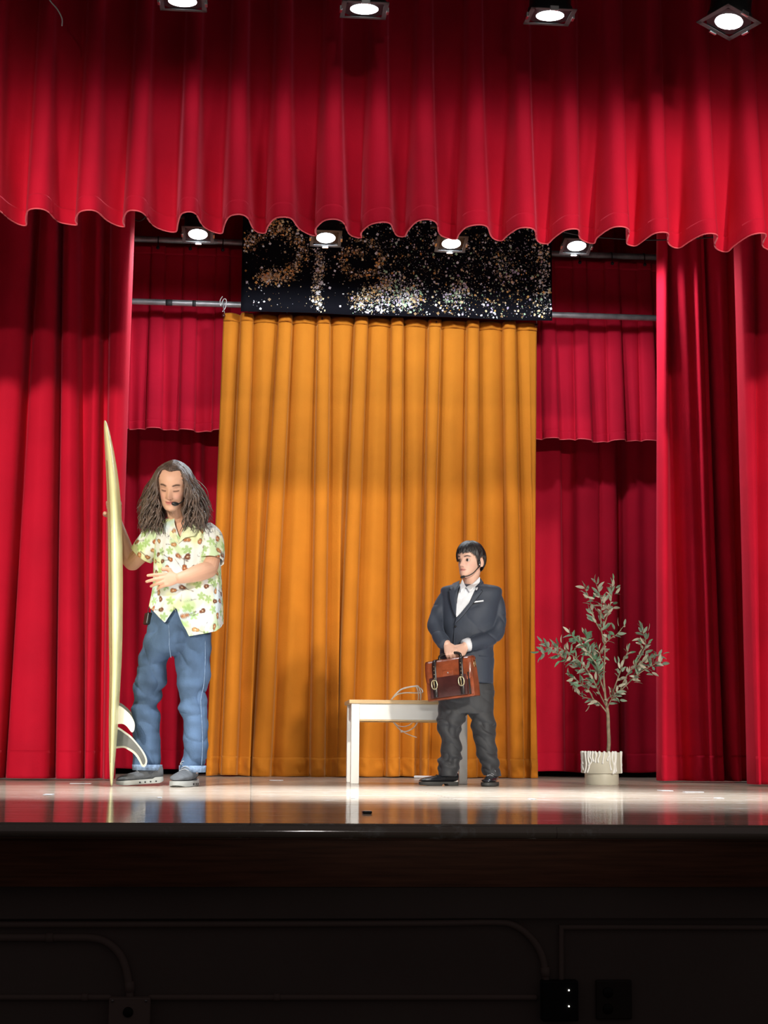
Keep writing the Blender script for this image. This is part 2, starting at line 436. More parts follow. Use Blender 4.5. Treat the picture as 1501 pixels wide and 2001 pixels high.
tag(val, 'wide pleated red velvet valance with scalloped hem across the top of the stage', 'curtain')

# --- front curtains left and right
L = [(-420, -470, -.08), (-380, -440, .10), (-330, -400, .12), (-318, -390, -.10), (-300, -372, -.08), (-285, -350, .11), (-240, -300, .13), (-225, -285, -.1),
     (-205, -262, -.08), (-190, -240, .1), (-150, -190, .13), (-135, -170, -.08), (-110, -140, -.08), (-95, -120, .09), (-60, -80, .11), (-45, -62, -.05), (-30, -50, -.02),
     (-5, -40, .10), (30, -12, .13), (60, 2, .10), (68, 7, -.10), (77, 9, -.09), (82, 14, .07), (98, 55, .13), (112, 97, .09), (116, 103, -.13), (122, 106, -.11),
     (127, 112, .08), (138, 138, .12), (149, 159, .07), (156, 163, -.07), (174, 165, -.03), (190, 169, .05), (196, 184, .02), (201, 188, -.11), (214, 199, -.11),
     (219, 204, .06), (238, 210, .12), (256, 219, .09), (263, 224, .02), (261, 222, -.08)]
cl, _, _, _ = curtain('stage_curtain', L, 430, 1522, Y_CL, TOP - .05, .012, RED, None, hem=.16, hem_amp=.006, seed=5)
tag(cl, 'heavy red velvet front curtain hanging in folds behind the surfboard', 'curtain')
R = [(1288, 1290, -.08), (1286, 1287, .0), (1292, 1289, .08), (1300, 1296, .09), (1304, 1330, -.06), (1313, 1341, -.07), (1317, 1346, .05), (1335, 1365, .09), (1351, 1380, .06),
     (1359, 1385, .10), (1367, 1392, .08), (1370, 1398, .05), (1378, 1411, .07), (1381, 1416, -.16), (1385, 1424, -.13), (1389, 1428, .05), (1406, 1436, .08), (1420, 1446, .04),
     (1426, 1450, -.07), (1438, 1464, -.07), (1460, 1490, .06), (1500, 1530, .08), (1520, 1550, -.08), (1560, 1590, .06), (1610, 1640, .08)]
c2, _, _, _ = curtain('stage_curtain', R, 620, 1527, Y_CR, TOP - .05, .012, RED, None, hem=.16, hem_amp=.008, seed=9)
tag(c2, 'red velvet front curtain in narrow folds beside the potted tree', 'curtain')
R2 = [(1446, 1472, -.10), (1443, 1470, -.02), (1446, 1471, .07), (1457, 1474, .10), (1468, 1479, .08), (1473, 1481, .0), (1480, 1483, .02), (1492, 1497, .10), (1515, 1530, .13), (1545, 1565, .08),
      (1555, 1575, -.08), (1575, 1600, -.06), (1590, 1615, .10), (1630, 1660, .12), (1650, 1680, -.06), (1690, 1720, .10), (1760, 1800, .08)]
c3, _, _, _ = curtain('stage_curtain', R2, 620, 1535, Y_CR2, TOP - .05, .012, RED, None, hem=.16, hem_amp=.006, seed=12)
tag(c3, 'bright red velvet curtain at the far right edge of the photo', 'curtain')

# --- pipes over the stage
def pipe(name, pl, pr, Y, r, label):
    a, b = WY(*pl, Y), WY(*pr, Y); z = (a.z + b.z) / 2
    bm = bmesh.new(); tube(bm, [(-2.6, Y, z), (0, Y, z), (3.9, Y, z)], r, n=16, k=2, round_caps=False)
    o = obj(name, bm, PIPE, None); tag(o, label, 'pipe')
    for x in (-2.0, .9, 3.4):
        wire('suspension_cable', [(x, Y, z), (x, Y, TOP + .03)], .003, STEEL, o, k=2)
    return o, z
pg, z_pg = pipe('curtain_pipe', (300, 590), (1250, 621), Y_GOLD, .0225, 'lower grey steel pipe that carries the gold curtain')
pb, z_pb = pipe('curtain_pipe', (300, 469), (1250, 501), Y_BORD, .0235, 'upper grey steel pipe that carries the rear red border')
for x0, x1 in ((324, 337), (376, 383)):
    a, b = WY(x0, 592, Y_GOLD).x, WY(x1, 592, Y_GOLD).x
    bm = bmesh.new(); tube(bm, [(a, Y_GOLD, z_pg), (b, Y_GOLD, z_pg)], .0232, n=16, k=2, round_caps=False); obj('tape_band', bm, TAPE, pg)
a = WY(437, 592, Y_GOLD)
wire('rope_tie', [(a.x - .01, Y_GOLD - .026, z_pg + .05), (a.x - .025, Y_GOLD - .03, z_pg + .02), (a.x - .02, Y_GOLD - .03, z_pg - .02), (a.x, Y_GOLD - .03, z_pg + .03),
                  (a.x + .02, Y_GOLD - .026, z_pg + .025), (a.x + .015, Y_GOLD - .026, z_pg - .03), (a.x - .005, Y_GOLD - .02, z_pg - .06)], .0035, ROPE, pg)

# --- gold curtain
G = []
gt = [(471, 495), (545, 571), (621, 645), (694, 719), (765, 788), (838, 862), (913, 936), (983, 1007)]
gb = [(432, 462), (492, 528), (606, 634), (656, 686), (756, 780), (822, 836), (905, 932), (996, 1024)]
G.append((437, 403, .0, .02)); G.append((452, 412, .02, .05))
prev = (462, 425)
for (a, b), (c, d) in zip(gt, gb):
    G += [(a - 8, c - 11, -.005, -.03), (a - 1, c - 1, -.045, -.085), (a + 1, c + 1, .030, .05), ((a + b) / 2, (c + d) / 2, .042, .075), (b - 1, d - 1, .030, .045), (b + 1, d + 2, -.045, -.08), (b + 9, d + 13, -.005, -.03), (b + 24, d + 28, .014, .045)]
G += [(1036, 1034, .01, .03), (1049, 1041, .0, .03)]
z_gt = (WY(437, 614, Y_GOLD).z + WY(1049, 633, Y_GOLD).z) / 2
gold, gpt, gP, gxt = curtain('gold_curtain', G, 620, 1518, Y_GOLD, z_gt, .006, GOLD, None, k=4, passes=2, hem=.13, hem_amp=.03, wrinkle=.005, heading=.055, seed=21, droop=.02, rows=36)
tag(gold, 'gold velvet curtain hung on hooks in the middle of the stage', 'curtain')
for px in (437, 485, 560, 630, 706, 779, 852, 925, 995, 1046):
    x = WY(px, 622, Y_GOLD).x
    bm = bmesh.new()
    tube(bm, [(x, Y_GOLD - .012, z_gt - .02), (x + .006, Y_GOLD - .03, z_gt + .005), (x - .002, Y_GOLD - .028, z_gt + .03), (x, Y_GOLD - .026, z_pg), (x, Y_GOLD, z_pg + .026), (x, Y_GOLD + .024, z_pg)], .003, n=6, k=4)
    h = obj('hook', bm, STEEL, gold)
    bm = bmesh.new(); bmesh.ops.create_uvsphere(bm, u_segments=12, v_segments=8, radius=.013, matrix=Matrix.Translation((x, Y_GOLD - .04, z_gt - .022)))
    obj('grommet', bm, mat('oxblood_bead', (.05, .008, .008), .3) if px == 437 else bpy.data.materials['oxblood_bead'], h)

# --- rear border on the upper pipe
Bd = [(150, 146, .0, .0)]
for i in range(18):
    a = 170 + 63.2 * i
    sh = 0 if a < 700 else 4
    lean = -26 * (750 - a) / 500
    a2 = a + lean * .45
    Bd += [(a - 3, a2 - 8, .0, .0), (a, a2 - 2, -.01, -.02), (a + 1, a2 + 1, .02, .05), (a + 14, a2 + 14, .022, .06), (a + 26, a2 + 28, .02, .05), (a + 27, a2 + 31, -.01, -.02), (a + 33, a2 + 40, .0, -.02), (a + 46, a2 + 50, .0, .01)]
Bd.append((1330, 1345, .0, .0))
z_bh = (WY(330, 838, Y_BORD).z + WY(1170, 862, Y_BORD).z) / 2
z_bt = z_pb - .055
bord, _, _, _ = curtain('border_curtain', Bd, 490, 850, Y_BORD, z_bt, z_bh, RED2, None, k=3, passes=1, hem=.06, hem_amp=.003, wrinkle=.003, heading=.06, seed=31, droop=.015, rows=18, hem_shine=True)
tag(bord, 'shorter red velvet border with flat box pleats behind the gold curtain', 'curtain')
for i in range(18):
    px = 170 + 63.2 * i + 13
    if 480 < px < 1075: continue
    x = WY(px, 480, Y_BORD).x
    bm = bmesh.new()
    tube(bm, [(x, Y_BORD - .03, z_bt - .015), (x, Y_BORD - .03, z_pb), (x, Y_BORD, z_pb + .028), (x - .02, Y_BORD + .02, z_pb + .01)], .004, n=6, k=4)
    bmesh.ops.create_uvsphere(bm, u_segments=10, v_segments=6, radius=.014, matrix=Matrix.Translation((x, Y_BORD - .034, z_bt - .018)))
    obj('tie', bm, BLACKP, bord)

# --- rear curtain (reaches almost to the floor, black gap under it)
Rr = [(100, 96, .0)]
for a, b, d1 in [(130, 126, .08), (160, 156, .09), (170, 166, -.08), (195, 190, -.07), (205, 200, .08), (240, 236, .09), (250, 247, -.02), (268, 264, .0), (275, 272, .07), (300, 296, .09), (318, 314, .02), (326, 322, .06),
                 (345, 341, .08), (355, 352, -.06), (372, 370, -.04), (378, 376, .06), (392, 390, .08), (400, 398, -.1), (430, 428, -.1), (438, 436, .06), (480, 478, .08), (490, 488, -.06), (540, 540, .05), (590, 590, -.05),
                 (650, 650, .06), (700, 700, -.05), (760, 760, .06), (820, 820, -.05), (880, 880, .06), (950, 950, -.05), (1010, 1010, .05), (1040, 1040, .03), (1056, 1050, .0), (1077, 1080, .06), (1093, 1098, .07), (1096, 1107, -.05),
                 (1120, 1124, -.05), (1125, 1127, .07), (1147, 1149, .09), (1166, 1168, .06), (1170, 1171, .02), (1175, 1177, .07), (1202, 1208, .07), (1205, 1211, -.12), (1219, 1222, -.12), (1223, 1225, .06), (1240, 1243, .08),
                 (1258, 1262, .03), (1285, 1290, .07), (1300, 1305, -.06), (1320, 1325, .06), (1360, 1370, .08), (1380, 1390, -.06), (1420, 1430, .06)]:
    Rr.append((a, b, d1))
z_rb = (WY(330, 1502, Y_REAR).z + WY(1170, 1508, Y_REAR).z) / 2
rear, _, _, _ = curtain('rear_curtain', Rr, 860, 1505, Y_REAR, TOP - .05, z_rb, RED2, None, k=4, passes=2, hem=.14, hem_amp=.003, seed=41, droop=.02)
tag(rear, 'rear red velvet curtain ending just above the floor behind the gold curtain', 'curtain')

# --- glitter banner
bx0, bx1 = WY(473, 500, Y_BAN).x, WY(1078, 520, Y_BAN).x
bz0 = (WY(480, 609, Y_BAN).z + WY(1070, 626, Y_BAN).z) / 2; bz1 = bz0 + .95
vs, fs = [], []
NX, NZ = 60, 14
def ban_y(x, z):
    return Y_BAN - .012 * math.sin(x * 6.1) - .008 * noise.noise(Vector((x * 3, z * 2, 4)))
for r in range(NZ + 1):
    for i in range(NX + 1):
        x = bx0 + (bx1 - bx0) * i / NX; z = bz0 + (bz1 - bz0) * r / NZ
        vs.append((x, ban_y(x, z), z))
fs = [(r * (NX + 1) + i, r * (NX + 1) + i + 1, (r + 1) * (NX + 1) + i + 1, (r + 1) * (NX + 1) + i) for r in range(NZ) for i in range(NX)]
ban = empty('glitter_banner', ((bx0 + bx1) / 2, Y_BAN, bz0), 'black cloth banner with gold and silver glitter shapes above the gold curtain', 'banner')
for x in (bx0 + .03, (bx0 + bx1) / 2, bx1 - .03): wire('tie_cord', [(x, Y_BAN, bz1 - .02), (x, Y_BAN, TOP + .03)], .003, CABLE, ban, k=2)
o = pyobj('cloth', vs, fs, CLOTHB, ban); md = o.modifiers.new('t', 'SOLIDIFY'); md.thickness = .004; md.offset = 0
strokes = [  # (polyline px, sigma px, count, palette)
    ([(479, 487), (490, 466), (522, 452), (556, 452), (581, 468), (590, 492), (580, 519), (560, 538), (513, 543)], 8.5, 1100, (0, 1, 0, 5, 5, 2)),
    ([(524, 446), (545, 430)], 10, 160, (0, 1, 5)),
    ([(508, 541), (552, 543)], 7, 300, (0, 1, 1, 2)),
    ([(624, 492), (626, 530), (620, 560), (622, 604)], 6.5, 520, (2, 1, 2, 5)),
    ([(684, 460), (716, 468), (739, 485), (746, 511), (727, 534), (695, 536), (673, 524), (665, 507), (675, 496), (699, 490), (716, 502)], 6.0, 650, (0, 1, 5, 2, 5)),
    ([(692, 592), (726, 572), (758, 549)], 9, 420, (1, 2, 0, 5)),
    ([(700, 596), (760, 592), (812, 580)], 11, 520, (2, 2, 1, 4, 3)),
    ([(758, 549), (790, 575), (815, 590)], 14, 350, (2, 1, 3, 4)),
    ([(868, 590), (905, 575), (895, 560)], 11, 300, (2, 1, 3, 4)),
    ([(1050, 465), (1062, 540), (1062, 615)], 10, 320, (2, 2, 1)),
    ([(960, 510), (1000, 520), (985, 545)], 18, 220, (1, 2, 3, 4)),
]
rg = random.Random(11); gl = []
def to_plane(px, py):
    p = WY(px, py, Y_BAN); return p.x, p.z
for pl, sg, cnt, pal in strokes:
    for _ in range(cnt):
        i = rg.randrange(len(pl) - 1); t = rg.random()
        px = pl[i][0] + (pl[i + 1][0] - pl[i][0]) * t + rg.gauss(0, sg); py = pl[i][1] + (pl[i + 1][1] - pl[i][1]) * t + rg.gauss(0, sg)
        gl.append((*to_plane(px, py), rg.choice(pal)))
for _ in range(2600):
    px = rg.uniform(735, 1076); py = rg.uniform(425, 622)
    gl.append((*to_plane(px, py), rg.choice((2, 1, 5, 5, 3, 4, 2, 0))))
for _ in range(330):
    gl.append((*to_plane(rg.uniform(478, 740), rg.uniform(425, 606)), rg.choice((2, 1, 5))))
vs, fs, mi = [], [], []
for x, z, k in gl:
    if not (bx0 + .01 < x < bx1 - .01 and bz0 + .008 < z < bz1): continue
    s = .0017 + rg.random() ** 4 * .0080
    a, t1, t2 = rg.random() * 6.28, rg.gauss(.25, .45), rg.gauss(0, .5)
    Mx = Matrix.Translation((x, ban_y(x, z) - .006, z)) @ Matrix.Rotation(t1, 4, 'X') @ Matrix.Rotation(t2, 4, 'Z') @ Matrix.Rotation(a, 4, 'Y')
    b = len(vs)
    vs += [Mx @ Vector((-s, 0, -s)), Mx @ Vector((s, 0, -s)), Mx @ Vector((s * .9, 0, s)), Mx @ Vector((-s, 0, s * .8))]
    fs.append((b, b + 1, b + 2, b + 3)); mi.append(k)
me = bpy.data.meshes.new('glitter'); me.from_pydata([tuple(v) for v in vs], [], fs)
for g in GLIT: me.materials.append(g)
me.polygons.foreach_set('material_index', mi)
o = link('glitter', me, None, ban, False); o['kind'] = 'stuff'
# shiny gold garland end hanging under the valance in front of the banner
a = WY(553, 414, Y_VAL + .3)
bm = bmesh.new()
for i in range(9):
    x = a.x - .035 + i * .0085
    tube(bm, [(x, a.y, TOP + .02), (x, a.y, a.z + .25), (x + rg.uniform(-.008, .008), a.y + rg.uniform(-.01, .01), a.z + .1), (x + rg.uniform(-.012, .012), a.y, a.z - .008 - rg.random() * .02)], .006, n=5, k=3)
o = obj('gold_garland', bm, mat('gold_foil', (.95, .68, .05), .3, metal=.7)); tag(o, 'shiny gold foil garland peeking out below the valance', 'garland')

# ------------------------------------------------------------------ stage lights
def stage_light(px, py, Y, diam, aim, label, watts, cone, group, gel=True):
    c = WY(px, py, Y)
    ax = (Vector(aim) - c).normalized()                 # beam direction
    q = ax.to_track_quat('-Z', 'Y').to_matrix().to_4x4()
    M = Matrix.Translation(c) @ q
    r = diam / 2
    t = empty('stage_light', c + Vector((0, 0, .5)), label, 'stage light', group)
    bm = bmesh.new()
    lathe(bm, [(r * 1.02, -.012), (r * 1.12, -.012), (r * 1.12, .02), (r * 1.04, .03), (r * 1.02, .17), (r * .82, .25), (r * .45, .29), (r * .3, .33)], M, 32)
    h = obj('housing', bm, BLACK, t, angle=40)
    bm = bmesh.new(); lathe(bm, [(.0005, -.016), (r * .55, -.015), (r * .85, -.009), (r * .97, .0), (r * .97, .006), (.0005, .006)], M, 32)
    obj('lens', bm, LENS, t)
    bm = bmesh.new()
    g = r * 1.16
    for sx, sy, lx, ly in ((0, 1, 2 * g, .022), (0, -1, 2 * g, .022), (1, 0, .022, 2 * g), (-1, 0, .022, 2 * g)):
        box(bm, (sx * (g - .011), sy * (g - .011), -.016), (lx, ly, .003), M)
    obj('gel_frame', bm, GELF, t, False)
    for sx, sy in ((1, 0), (-1, 0), (0, -1)):
        bm = bmesh.new(); box(bm, (sx * (r * 1.16), sy * (r * 1.16), -.016), (.012 if sx else .04, .012 if sy else .04, .022), M, .002); obj('frame_clip', bm, STEEL, t, False)
    # yoke: two arms from the sides up to the clamp
    top = c + Vector((0, 0, .44)) - Vector((ax.x, ax.y, 0)) * .1
    sd = M.to_3x3() @ Vector((1, 0, 0)); sd.z = 0; sd.normalize()
    bk = c - ax * .12
    bm = bmesh.new()
    tube(bm, [bk + sd * (r * 1.2), top + sd * (r * 1.2) - Vector((0, 0, .10)), top + sd * .05 - Vector((0, 0, .03)), top - sd * .05 - Vector((0, 0, .03)), top - sd * (r * 1.2) - Vector((0, 0, .10)), bk - sd * (r * 1.2)], .009, n=8, k=4)
    y = obj('yoke', bm, BLACK, t)
    for s in (-1, 1):
        bm = bmesh.new(); tube(bm, [bk + sd * s * (r * 1.05), bk + sd * s * (r * 1.4)], .016, n=10, k=1); obj('knob', bm, BLACKP, y)
    bm = bmesh.new(); box(bm, tuple(top + Vector((0, 0, .02))), (.045, .05, .09), None, .006)
    obj('clamp', bm, BLACK, t, False)
    spot('stage_light_beam', c + ax * (.022 if cone < 100 else .07), c + (ax if cone < 100 else Vector((0, .12, -1))) * 3, watts, cone, .6 if cone < 100 else .25, (.86, .93, 1), r * .8, None)
    return t, top.z + .065, top.y
zz = []
cols1 = [('over the man with the surfboard, cut by the top edge', 357, -2), ('in front of the valance, second from the left', 712, 13), ('in front of the valance, third from the left', 1075, 26), ('in front of the valance at top right, turned toward the camera', 1425, 38)]
tilts = [(0, 1.0), (0, 1.0), (.0, 1.0), (-.55, -.75)]
for (lb, px, py), (tx, ty) in zip(cols1, tilts):
    c = WY(px, py, Y_ROW1)
    t, z, yy = stage_light(px, py, Y_ROW1, .185, (c.x + tx, c.y + ty * .36, c.z - 3.3), 'black stage light ' + lb, 720, 48, 'front row of stage lights')
    spot('stage_light_spill', c + Vector((0, .02, -.03)), c + Vector((0, .15, -1)), 8, 165, .5, (.95, .96, 1), .07)
    zz.append((z, yy))
cols2 = [('under the valance, left of the glitter banner', 387, 455), ('over the left half of the glitter banner', 637, 462), ('over the middle of the glitter banner', 882, 473), ('under the valance, right of the glitter banner', 1127, 478)]
zz2 = []
for lb, px, py in cols2:
    c = WY(px, py, Y_ROW2)
    t, z, yy = stage_light(px, py, Y_ROW2, .178, (c.x, c.y - .75, c.z - 3.3), 'black stage light ' + lb, 52, 178, 'second row of stage lights')
    zz2.append((z, yy))
for zl, nm in ((zz[:3], 'pipe that carries the front row of stage lights'), (zz2, 'pipe that carries the second row of stage lights')):
    z = sum(a for a, b in zl) / len(zl); y = sum(b for a, b in zl) / len(zl)
    bm = bmesh.new(); tube(bm, [(-2.8, y, z + .02), (0, y, z + .02), (3.8, y, z + .02)], .024, n=14, k=2, round_caps=False)
    o = obj('lighting_pipe', bm, PIPE); tag(o, 'grey ' + nm, 'pipe')
    for x in (-1.8, .8, 3.0): wire('suspension_cable', [(x, y, z), (x, y, TOP + .03)], .003, STEEL, o, k=2)

# loose wires
wire_top = [WY(88, -30, Y_VAL - .3), WY(96, -2, Y_VAL - .3), WY(112, 18, Y_VAL - .3), WY(121, 36, Y_VAL - .3), WY(121, 50, Y_VAL - .3)]
tag(wire('dangling_wire', wire_top, .003, ROPE), 'thin pale wire end dangling at the top left corner', 'wire')
Yw = Y_VAL + .35
tag(wire('sagging_cable', [WY(1080, 448, Yw), WY(1130, 459, Yw), WY(1200, 466, Yw), WY(1280, 469, Yw), WY(1360, 466, Yw), WY(1500, 455, Yw)], .0035, CABLE), 'thin dark cable sagging below the valance at right', 'cable')
c = WY(273, 417, Y_ROW2 - .3)
cp = [c + Vector((.045 * math.cos(a * .7), .02 * math.sin(a * 1.3), .045 * math.sin(a * .7))) for a in range(14)]
tag(wire('coiled_cable', [c + Vector((.03, 0, .5))] + cp, .005, CABLE, k=3), 'small coil of dark cable hanging beside the left curtain', 'cable')

# ------------------------------------------------------------------ fittings on the stage front wall
YW = Y_EDGE + .11
def wp(px, py, off=0.0): return WY(px, py, YW - off)
def conduit(pts, r, label):
    o = wire('conduit', [wp(x, y, r) for x, y in pts], r, CONDUIT, None, n=10, k=5); tag(o, label, 'conduit'); return o
o = conduit([(-300, 1832), (-100, 1832), (120, 1832), (180, 1833), (210, 1842), (235, 1866), (248, 1900), (254, 1945)], .010, 'painted conduit bending down to the junction box at left')
for x0, y0, x1, y1 in ((253, 1918, 254, 1938), (90, 1832, 104, 1832)):
    bm = bmesh.new(); tube(bm, [wp(x0, y0, .010), wp(x1, y1, .010)], .0125, n=10, k=2, round_caps=False); obj('coupling', bm, CONDUIT, o)
o = conduit([(-600, 1806), (200, 1806), (800, 1804), (960, 1802), (1005, 1808), (1040, 1835), (1060, 1870), (1067, 1915)], .009, 'painted conduit curving down to the black wall box')
bm = bmesh.new(); tube(bm, [wp(1065, 1890, .009), wp(1067, 1908, .009)], .012, n=10, k=2, round_caps=False); obj('coupling', bm, CONDUIT, o)
conduit([(1097, 1916), (1097, 1870), (1097, 1818), (1100, 1813), (1110, 1812), (1300, 1812), (2000, 1814)], .007, 'thin surface raceway turning right above the wall plates')
for xs, lb in (((-600, 100, 214), 'straight conduit running left from the junction box'), ((294, 650, 1046), 'straight conduit between the junction box and the black wall box')):
    o = conduit([(x, 1949) for x in xs], .0075, lb)
    for px in ((160,) if xs[0] < 0 else (535,)):
        bm = bmesh.new(); tube(bm, [wp(px, 1949, .0075), wp(px + 12, 1949, .0075)], .010, n=10, k=2, round_caps=False); obj('coupling', bm, CONDUIT, o)
def wall_box(x0, y0, x1, y1, d, m, name, label, cat):
    a, b = wp(x0, y0), wp(x1, y1)
    t = empty(name, ((a.x + b.x) / 2, YW, b.z), label, cat)
    bm = bmesh.new(); box(bm, ((a.x + b.x) / 2, YW - d / 2, (a.z + b.z) / 2), (b.x - a.x, d, a.z - b.z), None, .004); obj('body', bm, m, t, False)
    return t, a, b
def disc(bm, px, py, r, d, th=.004):
    c = wp(px, py); M = Matrix.Translation((c.x, YW - d, c.z)) @ Matrix.Rotation(math.pi / 2, 4, 'X')
    lathe(bm, [(r, -th), (r, th * .5), (r * .8, th)], M, 20)
t, a, b = wall_box(215, 1946, 294, 2001, .03, CONDUIT, 'junction_box', 'square painted junction box with a round knockout at lower left', 'electrical box')
bm = bmesh.new(); disc(bm, 252, 1974, .013, .031); obj('knockout', bm, BLACKP, t)
for px, py in ((222, 1952), (287, 1952)):
    bm = bmesh.new(); disc(bm, px, py, .0035, .031, .002); obj('screw', bm, STEEL, t)
t, a, b = wall_box(1055, 1913, 1126, 1992, .035, BLACKP, 'wall_box', 'black wall box with two tiny lit indicator lamps', 'electrical box')
for py in (1931, 1962):
    bm = bmesh.new(); disc(bm, 1106.5, py, .0018, .0365, .001); obj('indicator_lamp', bm, LED, t)
t, a, b = wall_box(1163, 1914, 1234, 1991, .012, PLATE, 'outlet_plate', 'dark brown outlet plate right of the black wall box', 'outlet')
for py in (1938, 1970):
    bm = bmesh.new(); disc(bm, 1186, py, .0135, .013); obj('socket', bm, BLACKP, t)

# ------------------------------------------------------------------ bench
fl, fr = WF(685, 1531.5), WF(914, 1533)
bw = fr.x - fl.x; by = fl.y; bh = WY(684, 1367, by).z; bd = .42
bench = empty('bench', ((fl.x + fr.x) / 2, by + bd / 2, 0), 'white wooden bench with a pale wood top behind the boy', 'bench')
lw = .048
for sx in (0, 1):
    for sy in (0, 1):
        bm = bmesh.new(); x = fl.x + lw / 2 + sx * (bw - lw); y = by + lw / 2 + sy * (bd - lw)
        box(bm, (x, y, (bh - .022) / 2), (lw, lw, bh - .022), None, .003); obj('leg', bm, WHITE, bench, False)
for y in (by + .018, by + bd - .018):
    bm = bmesh.new(); box(bm, (fl.x + bw / 2, y, bh - .022 - .045), (bw - 2 * lw, .02, .09), None, .002); obj('apron', bm, WHITE, bench, False)
    bm = bmesh.new(); box(bm, (fl.x + bw / 2, y - .001, bh - .022 - .094), (bw - 2 * lw, .022, .008), None, .001); obj('apron_edge', bm, TOPW, bench, False)
for x in (fl.x + .018, fl.x + bw - .018):
    bm = bmesh.new(); box(bm, (x, by + bd / 2, bh - .022 - .045), (.02, bd - 2 * lw, .09), None, .002); obj('apron', bm, WHITE, bench, False)
bm = bmesh.new(); box(bm, (fl.x + bw / 2, by + bd / 2, bh - .011), (bw + .028, bd + .028, .022), None, .004); obj('seat_board', bm, TOPW, bench, False)
# clear tubing hoop lying over the back of the bench
hy = by + bd * .35
def hp(px, py, dy=0): return WY(px, py, hy + dy)
hoop = empty('tubing_hoop', (hp(795, 1367).x, hy, bh), 'loop of clear white plastic tubing draped over the bench', 'tubing')
wire('upper_loop', [hp(766, 1366, .02), hp(774, 1356), hp(785, 1347), hp(798, 1343), hp(812, 1341), hp(818, 1342), hp(822, 1355), hp(822, 1367, .02)], .0045, CLEAR, hoop)
wire('cross_strand', [hp(766, 1366, .02), hp(777, 1357), hp(792, 1354), hp(815, 1354), hp(826, 1353, .05), hp(822, 1345, .08), hp(813, 1342, .04)], .0035, CLEAR, hoop)
wire('upright_strand', [hp(813, 1340), hp(817, 1350), hp(818, 1362), hp(817, 1368, .02)], .0035, CLEAR, hoop)
yb_ = by + bd + .025 - hy
wire('hanging_loop', [hp(822, 1368, .03), hp(823, 1372, yb_), hp(819, 1400, yb_), hp(812, 1418, yb_), hp(798, 1428, yb_), hp(785, 1428, yb_), hp(772, 1415, yb_), hp(765, 1402, yb_), hp(762, 1372, yb_), hp(766, 1366, .03)], .0035, CLEAR, hoop)
wire('inner_loop', [hp(811, 1400, yb_), hp(806, 1412, yb_), hp(795, 1419, yb_), hp(780, 1419, yb_), hp(772, 1413, yb_)], .0025, CLEAR, hoop)
wire('loose_end', [hp(772, 1415, yb_), hp(785, 1428, yb_), hp(798, 1435, yb_), hp(814, 1441, yb_)], .0025, CLEAR, hoop)
bm = bmesh.new(); box(bm, tuple(hp(785, 1429, yb_)), (.014, .014, .014), None, .002); obj('connector', bm, CLEAR, hoop, False)
# white stick on the floor behind the boy
a, b = WF(811, 1520.5), WF(902, 1522.5)
bm = bmesh.new(); tube(bm, [(a.x, a.y, .009), (b.x, b.y, .009)], .009, n=10, k=2)
tag(obj('white_stick', bm, TABP), 'thin white stick lying on the floor behind the boy', 'stick')

# ------------------------------------------------------------------ potted olive tree
pc = WF(1183, 1534); pc = Vector((pc.x, pc.y + .09, 0)); Dp = dist(pc)
def pp(px, py, dd=0.0): return W(px, py, Dp + dd)
sc = Dp / F_PX
tree = empty('potted_olive_tree', pc, 'artificial olive tree in a cream pot with white glaze drips', 'potted tree')
zr = pp(1183, 1470).z; zs = pp(1183, 1511).z; r1 = 37.5 * sc; r2 = 32.5 * sc
bm = bmesh.new(); Mt = Matrix.Translation(pc)
lathe(bm, [(r2 * .97, 0), (r2, .006), (r2, zs - .001), (r2 + .002, zs), (r1 * .985, zs), (r1, zs + .006), (r1, zr - .004), (r1 - .004, zr), (r1 - .012, zr), (r1 - .014, zr - .03), (.002, zr - .032)], Mt, 56)
pot = obj('pot', bm, POT, tree, angle=40)
rp = random.Random(5)
cam_a = math.atan2(-pc.y, -pc.x)
for i in range(26):
    an = cam_a + rp.uniform(-1.6, 1.6) if i < 20 else rp.uniform(0, 6.28); ln = rp.uniform(.3, 1) * (zr - zs)
    z0 = zr; pts = []
    for k in range(4):
        aa = an + rp.uniform(-.04, .04) * k
        pts.append(pc + Vector(((r1 + .001) * math.cos(aa), (r1 + .001) * math.sin(aa), z0 - ln * k / 3)))
    bm = bmesh.new(); tube(bm, pts, [.008, .005, .004, .006], n=8, k=3); obj('glaze_drip', bm, DRIP, pot)
bm = bmesh.new(); lathe(bm, [(r1 - .015, zr - .034), (r1 - .015, zr - .024), (.02, zr - .015), (.001, zr - .014)], Mt, 28); obj('moss', bm, SOIL, tree)
bm = bmesh.new(); tube(bm, [pp(1188, 1478), pp(1190, 1450), pp(1189, 1425), pp(1188, 1395), pp(1183, 1360, .01), pp(1180, 1320), pp(1182, 1280, -.01), pp(1181, 1255)], [.0115, .011, .0105, .010, .0075, .0055, .0045, .004], n=10)
trunk = obj('trunk', bm, BARK, tree)
def leaf_mesh(m):
    vs, fs = [], []
    N = 6
    for i in range(N + 1):
        t = i / N; wd = .0105 * math.sin(math.pi * (t ** .85)) ** .8 + .0006; zc = -.012 * t * t
        vs += [(-wd * .85, t * .054, zc + .003 * (wd / .0105)), (0, t * .054, zc), (wd * .85, t * .054, zc + .003 * (wd / .0105))]
    for i in range(N):
        b = i * 3
        fs += [(b, b + 1, b + 4, b + 3), (b + 1, b + 2, b + 5, b + 4)]
    me = bpy.data.meshes.new('leaf'); me.from_pydata(vs, [], fs); me.materials.append(m)
    me.polygons.foreach_set('use_smooth', [True] * len(fs)); return me
LM = [leaf_mesh(LEAF), leaf_mesh(LEAF2), leaf_mesh(LEAF3)]
nleaf = [0]
